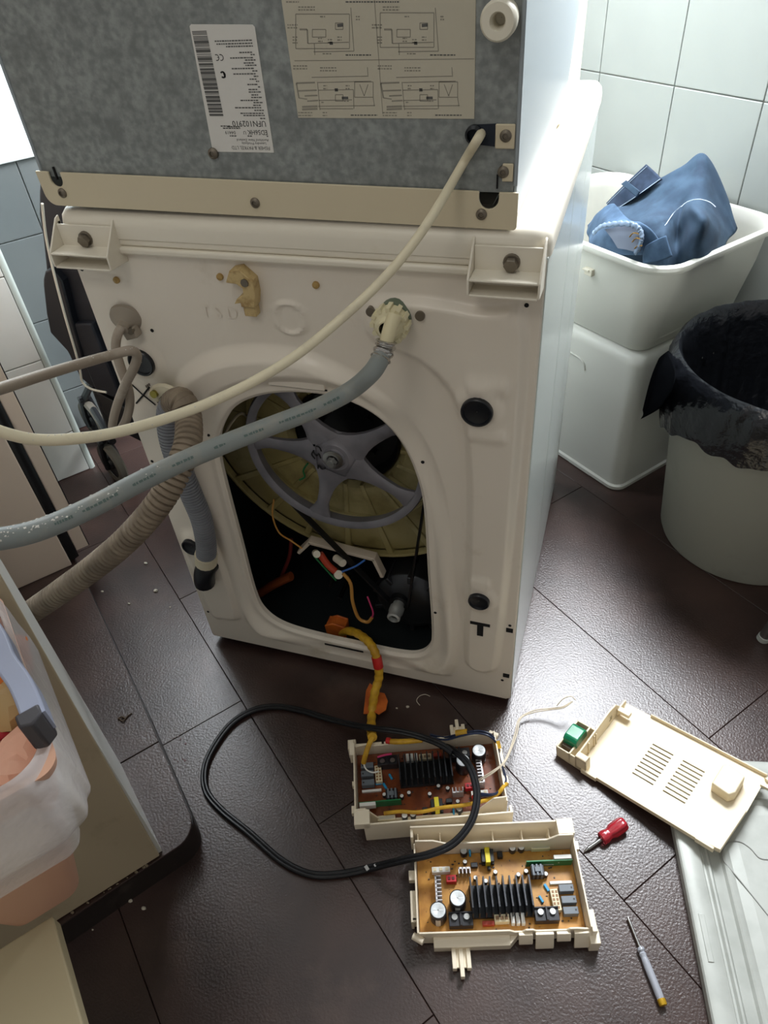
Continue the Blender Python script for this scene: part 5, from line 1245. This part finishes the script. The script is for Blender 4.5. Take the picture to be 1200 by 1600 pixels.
# rubbish in the bag
def crumple(c, r, sc, seed, n=14, m_=9):
    q = MB(); q.sphere(c, r, n, m_, sc); q.v = [tuple(np.array(v)+np.array(noise.noise_vector(Vector(v)*45+Vector((seed, 0, 0))))*r*.35) for v in q.v]; return q
for nm, lab, c, r, sc, col in (('food_wrapper', 'crumpled orange food wrapper in the white bag', PZ(0, 1040, .615), .030, (1, 1, .7), (214, 120, 52)),
        ('paper_scrap', 'crumpled tan paper in the white bag beside the grey blue handle', PZ(20, 1098, .610), .026, (1, 1, .7), (176, 150, 104)),
        ('drink_packet', 'crushed red packet in the white bag beside the dark handle end', PZ(-8, 1136, .606), .015, (1.2, .8, .6), (170, 40, 50)),
        ('paper_towel', 'crumpled pinkish paper towel at the front of the white bag', PZ(35, 1195, .600), .028, (1, 1, .6), (226, 176, 152))):
    q = crumple(c, r, sc, c[0]*90); tag(part(nm, q, mat(nm+' material', col, rough=.6), smooth=25), lab, 'rubbish')

# black folded trolley with two wheels between the machine and the tiled wall
M_FAB = mat('black nylon', (20, 22, 30), rough=.6, c2=(28, 31, 40), scale=20)
tro = thing('folded_trolley', 'black folded shopping trolley with grey tyred wheels left of the washing machine', 'trolley', (-.30, .42, 0))
yp = lambda px, py, y=.40: PY(px, py, y)
def slab(pxs, y, t):
    q = MB(); P_ = [PY(a, b, y) for a, b in pxs]; k = len(P_); B_ = [p+np.array([0, t, 0]) for p in P_]
    q.add(P_+B_, [tuple(range(k)), tuple(reversed(range(k, 2*k)))]+[(i, (i+1) % k, k+(i+1) % k, k+i) for i in range(k)]); return q
part('bag_body', slab([(64, 255), (60, 300), (60, 335), (66, 372), (70, 408), (72, 430), (78, 470), (80, 520), (104, 548), (124, 590), (150, 612), (200, 640), (250, 640), (190, 500), (130, 380), (110, 300), (100, 250)], .42, .09), M_FAB, tro, smooth=30, bevel=.006, segs=3)
part('side_pocket', slab([(80, 420), (70, 424), (67, 436), (67, 446), (72, 490), (78, 520), (104, 548), (120, 575), (130, 560), (112, 500), (96, 440)], .40, .03), mat('black satin flap', (18, 20, 27), rough=.45), tro, smooth=30, bevel=.004, segs=3)
part('pocket_flap', slab([(112, 506), (142, 506), (176, 590), (190, 625), (150, 612), (132, 570)], .405, .02), M_FAB, tro, smooth=30, bevel=.004)
part('lower_frame', slab([(150, 612), (200, 640), (220, 690), (176, 668), (160, 640)], .41, .03), M_BLACK, tro, bevel=.002)
def wheel(px, py, r, hub):
    c = PZ(px, py, r); ax = np.array([.48, .877, 0.0])
    q = MB(); q.lathe([(r*.72, -.009), (r*.93, -.012), (r, -.007), (r*1.0, .007), (r*.93, .012), (r*.72, .009)], c, ax, 40)
    w_ = part('wheel', q, mat('grey tyre', (92, 87, 78), rough=.7), tro)
    q = MB(); q.lathe([(.0005, -.012), (r*.25, -.012), (r*.3, -.006), (r*.74, -.007), (r*.74, .007), (r*.3, .006), (r*.25, .012), (.0005, .012)], c, ax, 32); part('hub', q, M_BLACK, w_)
    q = MB()
    for s in (-1, 1):
        p = c+ax*.016*s; q.tube([p+np.array([0, 0, -.012]), p+np.array([0, 0, r*.4]), p+np.array([0, .0, r+.012])-ax*.006*s], .0075, 8)
    q.tube([c+np.array([0, 0, r+.012])-ax*.016, c+np.array([0, 0, r+.012])+ax*.016], .009, 8); q.tube([c+np.array([0, 0, r+.012]), c+np.array([.05, .0, r+.07])], .010, 8)
    part('fork', q, M_BLACK, w_, bevel=0)
wheel(176, 722, .056, 0); wheel(146, 656, .060, 0)
q = MB(); q.tube([PY(150, 606, .42), PY(163, 640, .42), PY(175, 672, .42)], .010, 10); q.tube([PZ(146, 640, .14), PZ(176, 690, .14)], .009, 10); part('axle_frame', q, M_BLACK, tro)
q = MB(); q.tube(cat([PY(66, 318, .385), PY(72, 370, .39), PY(85, 430, .385), PY(102, 495, .38), PY(118, 550, .385), PY(125, 578, .385), PY(129, 597, .385), PY(143, 608, .385), PY(166, 613, .385)], 7), .0026, 8); tag(part('thin_cable', q, mat('white cord', (206, 202, 188), rough=.6)), 'thin white cord hanging down over the black folded trolley', 'cord')

# small crumbs on the floor
CRUMBS = ['pale crumb on the floor below the plinth front, left one of the close pair', 'pale crumb on the floor below the plinth front, right one of the close pair',
          'tiny pale speck on the floor nearest the low beige cabinet', 'pale chip on the floor under the ribbed hose, farthest from the plinth edge', 'largest pale chip on the floor left of the washer corner',
          'small pale crumb on the floor just right of the plinth edge', 'small pale crumb on top of the plinth below the ribbed hose', 'tiny pale speck on the floor closest to the washer lower left corner',
          'pale crumb on the floor nearest the curled thread', 'tiny pale speck on the floor between orange tape and curled thread']
M_CRUMB = mat('pale crumb', (196, 188, 172), rough=.9)
for i, (px, py, s) in enumerate([(204, 1408, .0035), (225, 1420, .0035), (145, 1453, .0015), (228, 881, .004), (244, 924, .005), (202, 944, .003), (160, 925, .003), (266, 949, .002), (637, 1105, .003), (620, 1107, .002)]):
    c = PZ(px, py, .06 if px < 165 and py > 900 and py < 1000 else 0); q = MB(); q.sphere(c+np.array([0, 0, s*.55]), s, 7, 5, (1.1, .8, .6)); q.v = [tuple(np.array(v)+np.array(noise.noise_vector(Vector(v)*400))*s*.25) for v in q.v]
    tag(part('crumb', q, M_CRUMB, smooth=20), CRUMBS[i], 'crumb', 'plaster crumbs on the tiles')
q = MB(); q.tube(cat([PZ(186, 1122, .062), PZ(192, 1127, .063), PZ(198, 1120, .062), PZ(206, 1114, .062)], 4), .0012, 6); q.tube(cat([PZ(184, 1124, .062), PZ(190, 1120, .063), PZ(196, 1123, .062)], 4), .0016, 6); tag(part('dried_leaf', q, mat('dried brown leaf', (74, 60, 46), rough=.9)), 'small dried brown scrap lying on the tiled plinth', 'debris')
q = MB(); q.tube(cat([PZ(656, 1102, .002), PZ(651, 1095, .003), PZ(655, 1088, .002), PZ(664, 1085, .002), PZ(672, 1088, .002)], 5), .0007, 6); tag(part('thread', q, M_CRUMB), 'curled pale thread lying on the floor right of the orange tape', 'thread')
q = MB(); r = random.Random(31)
for px, py in ((272, 1153), (279, 1151), (282, 1155), (290, 1162), (273, 1187), (278, 1190), (286, 1186), (289, 1188)):
    c = PZ(px, py, .0003); q.cyl(c, c+np.array([0, 0, .0004]), r.uniform(.0012, .0026), n=9)
st = part('floor_stain', q, mat('dark red stain', (70, 26, 24), rough=.5), floor, kind='stuff')
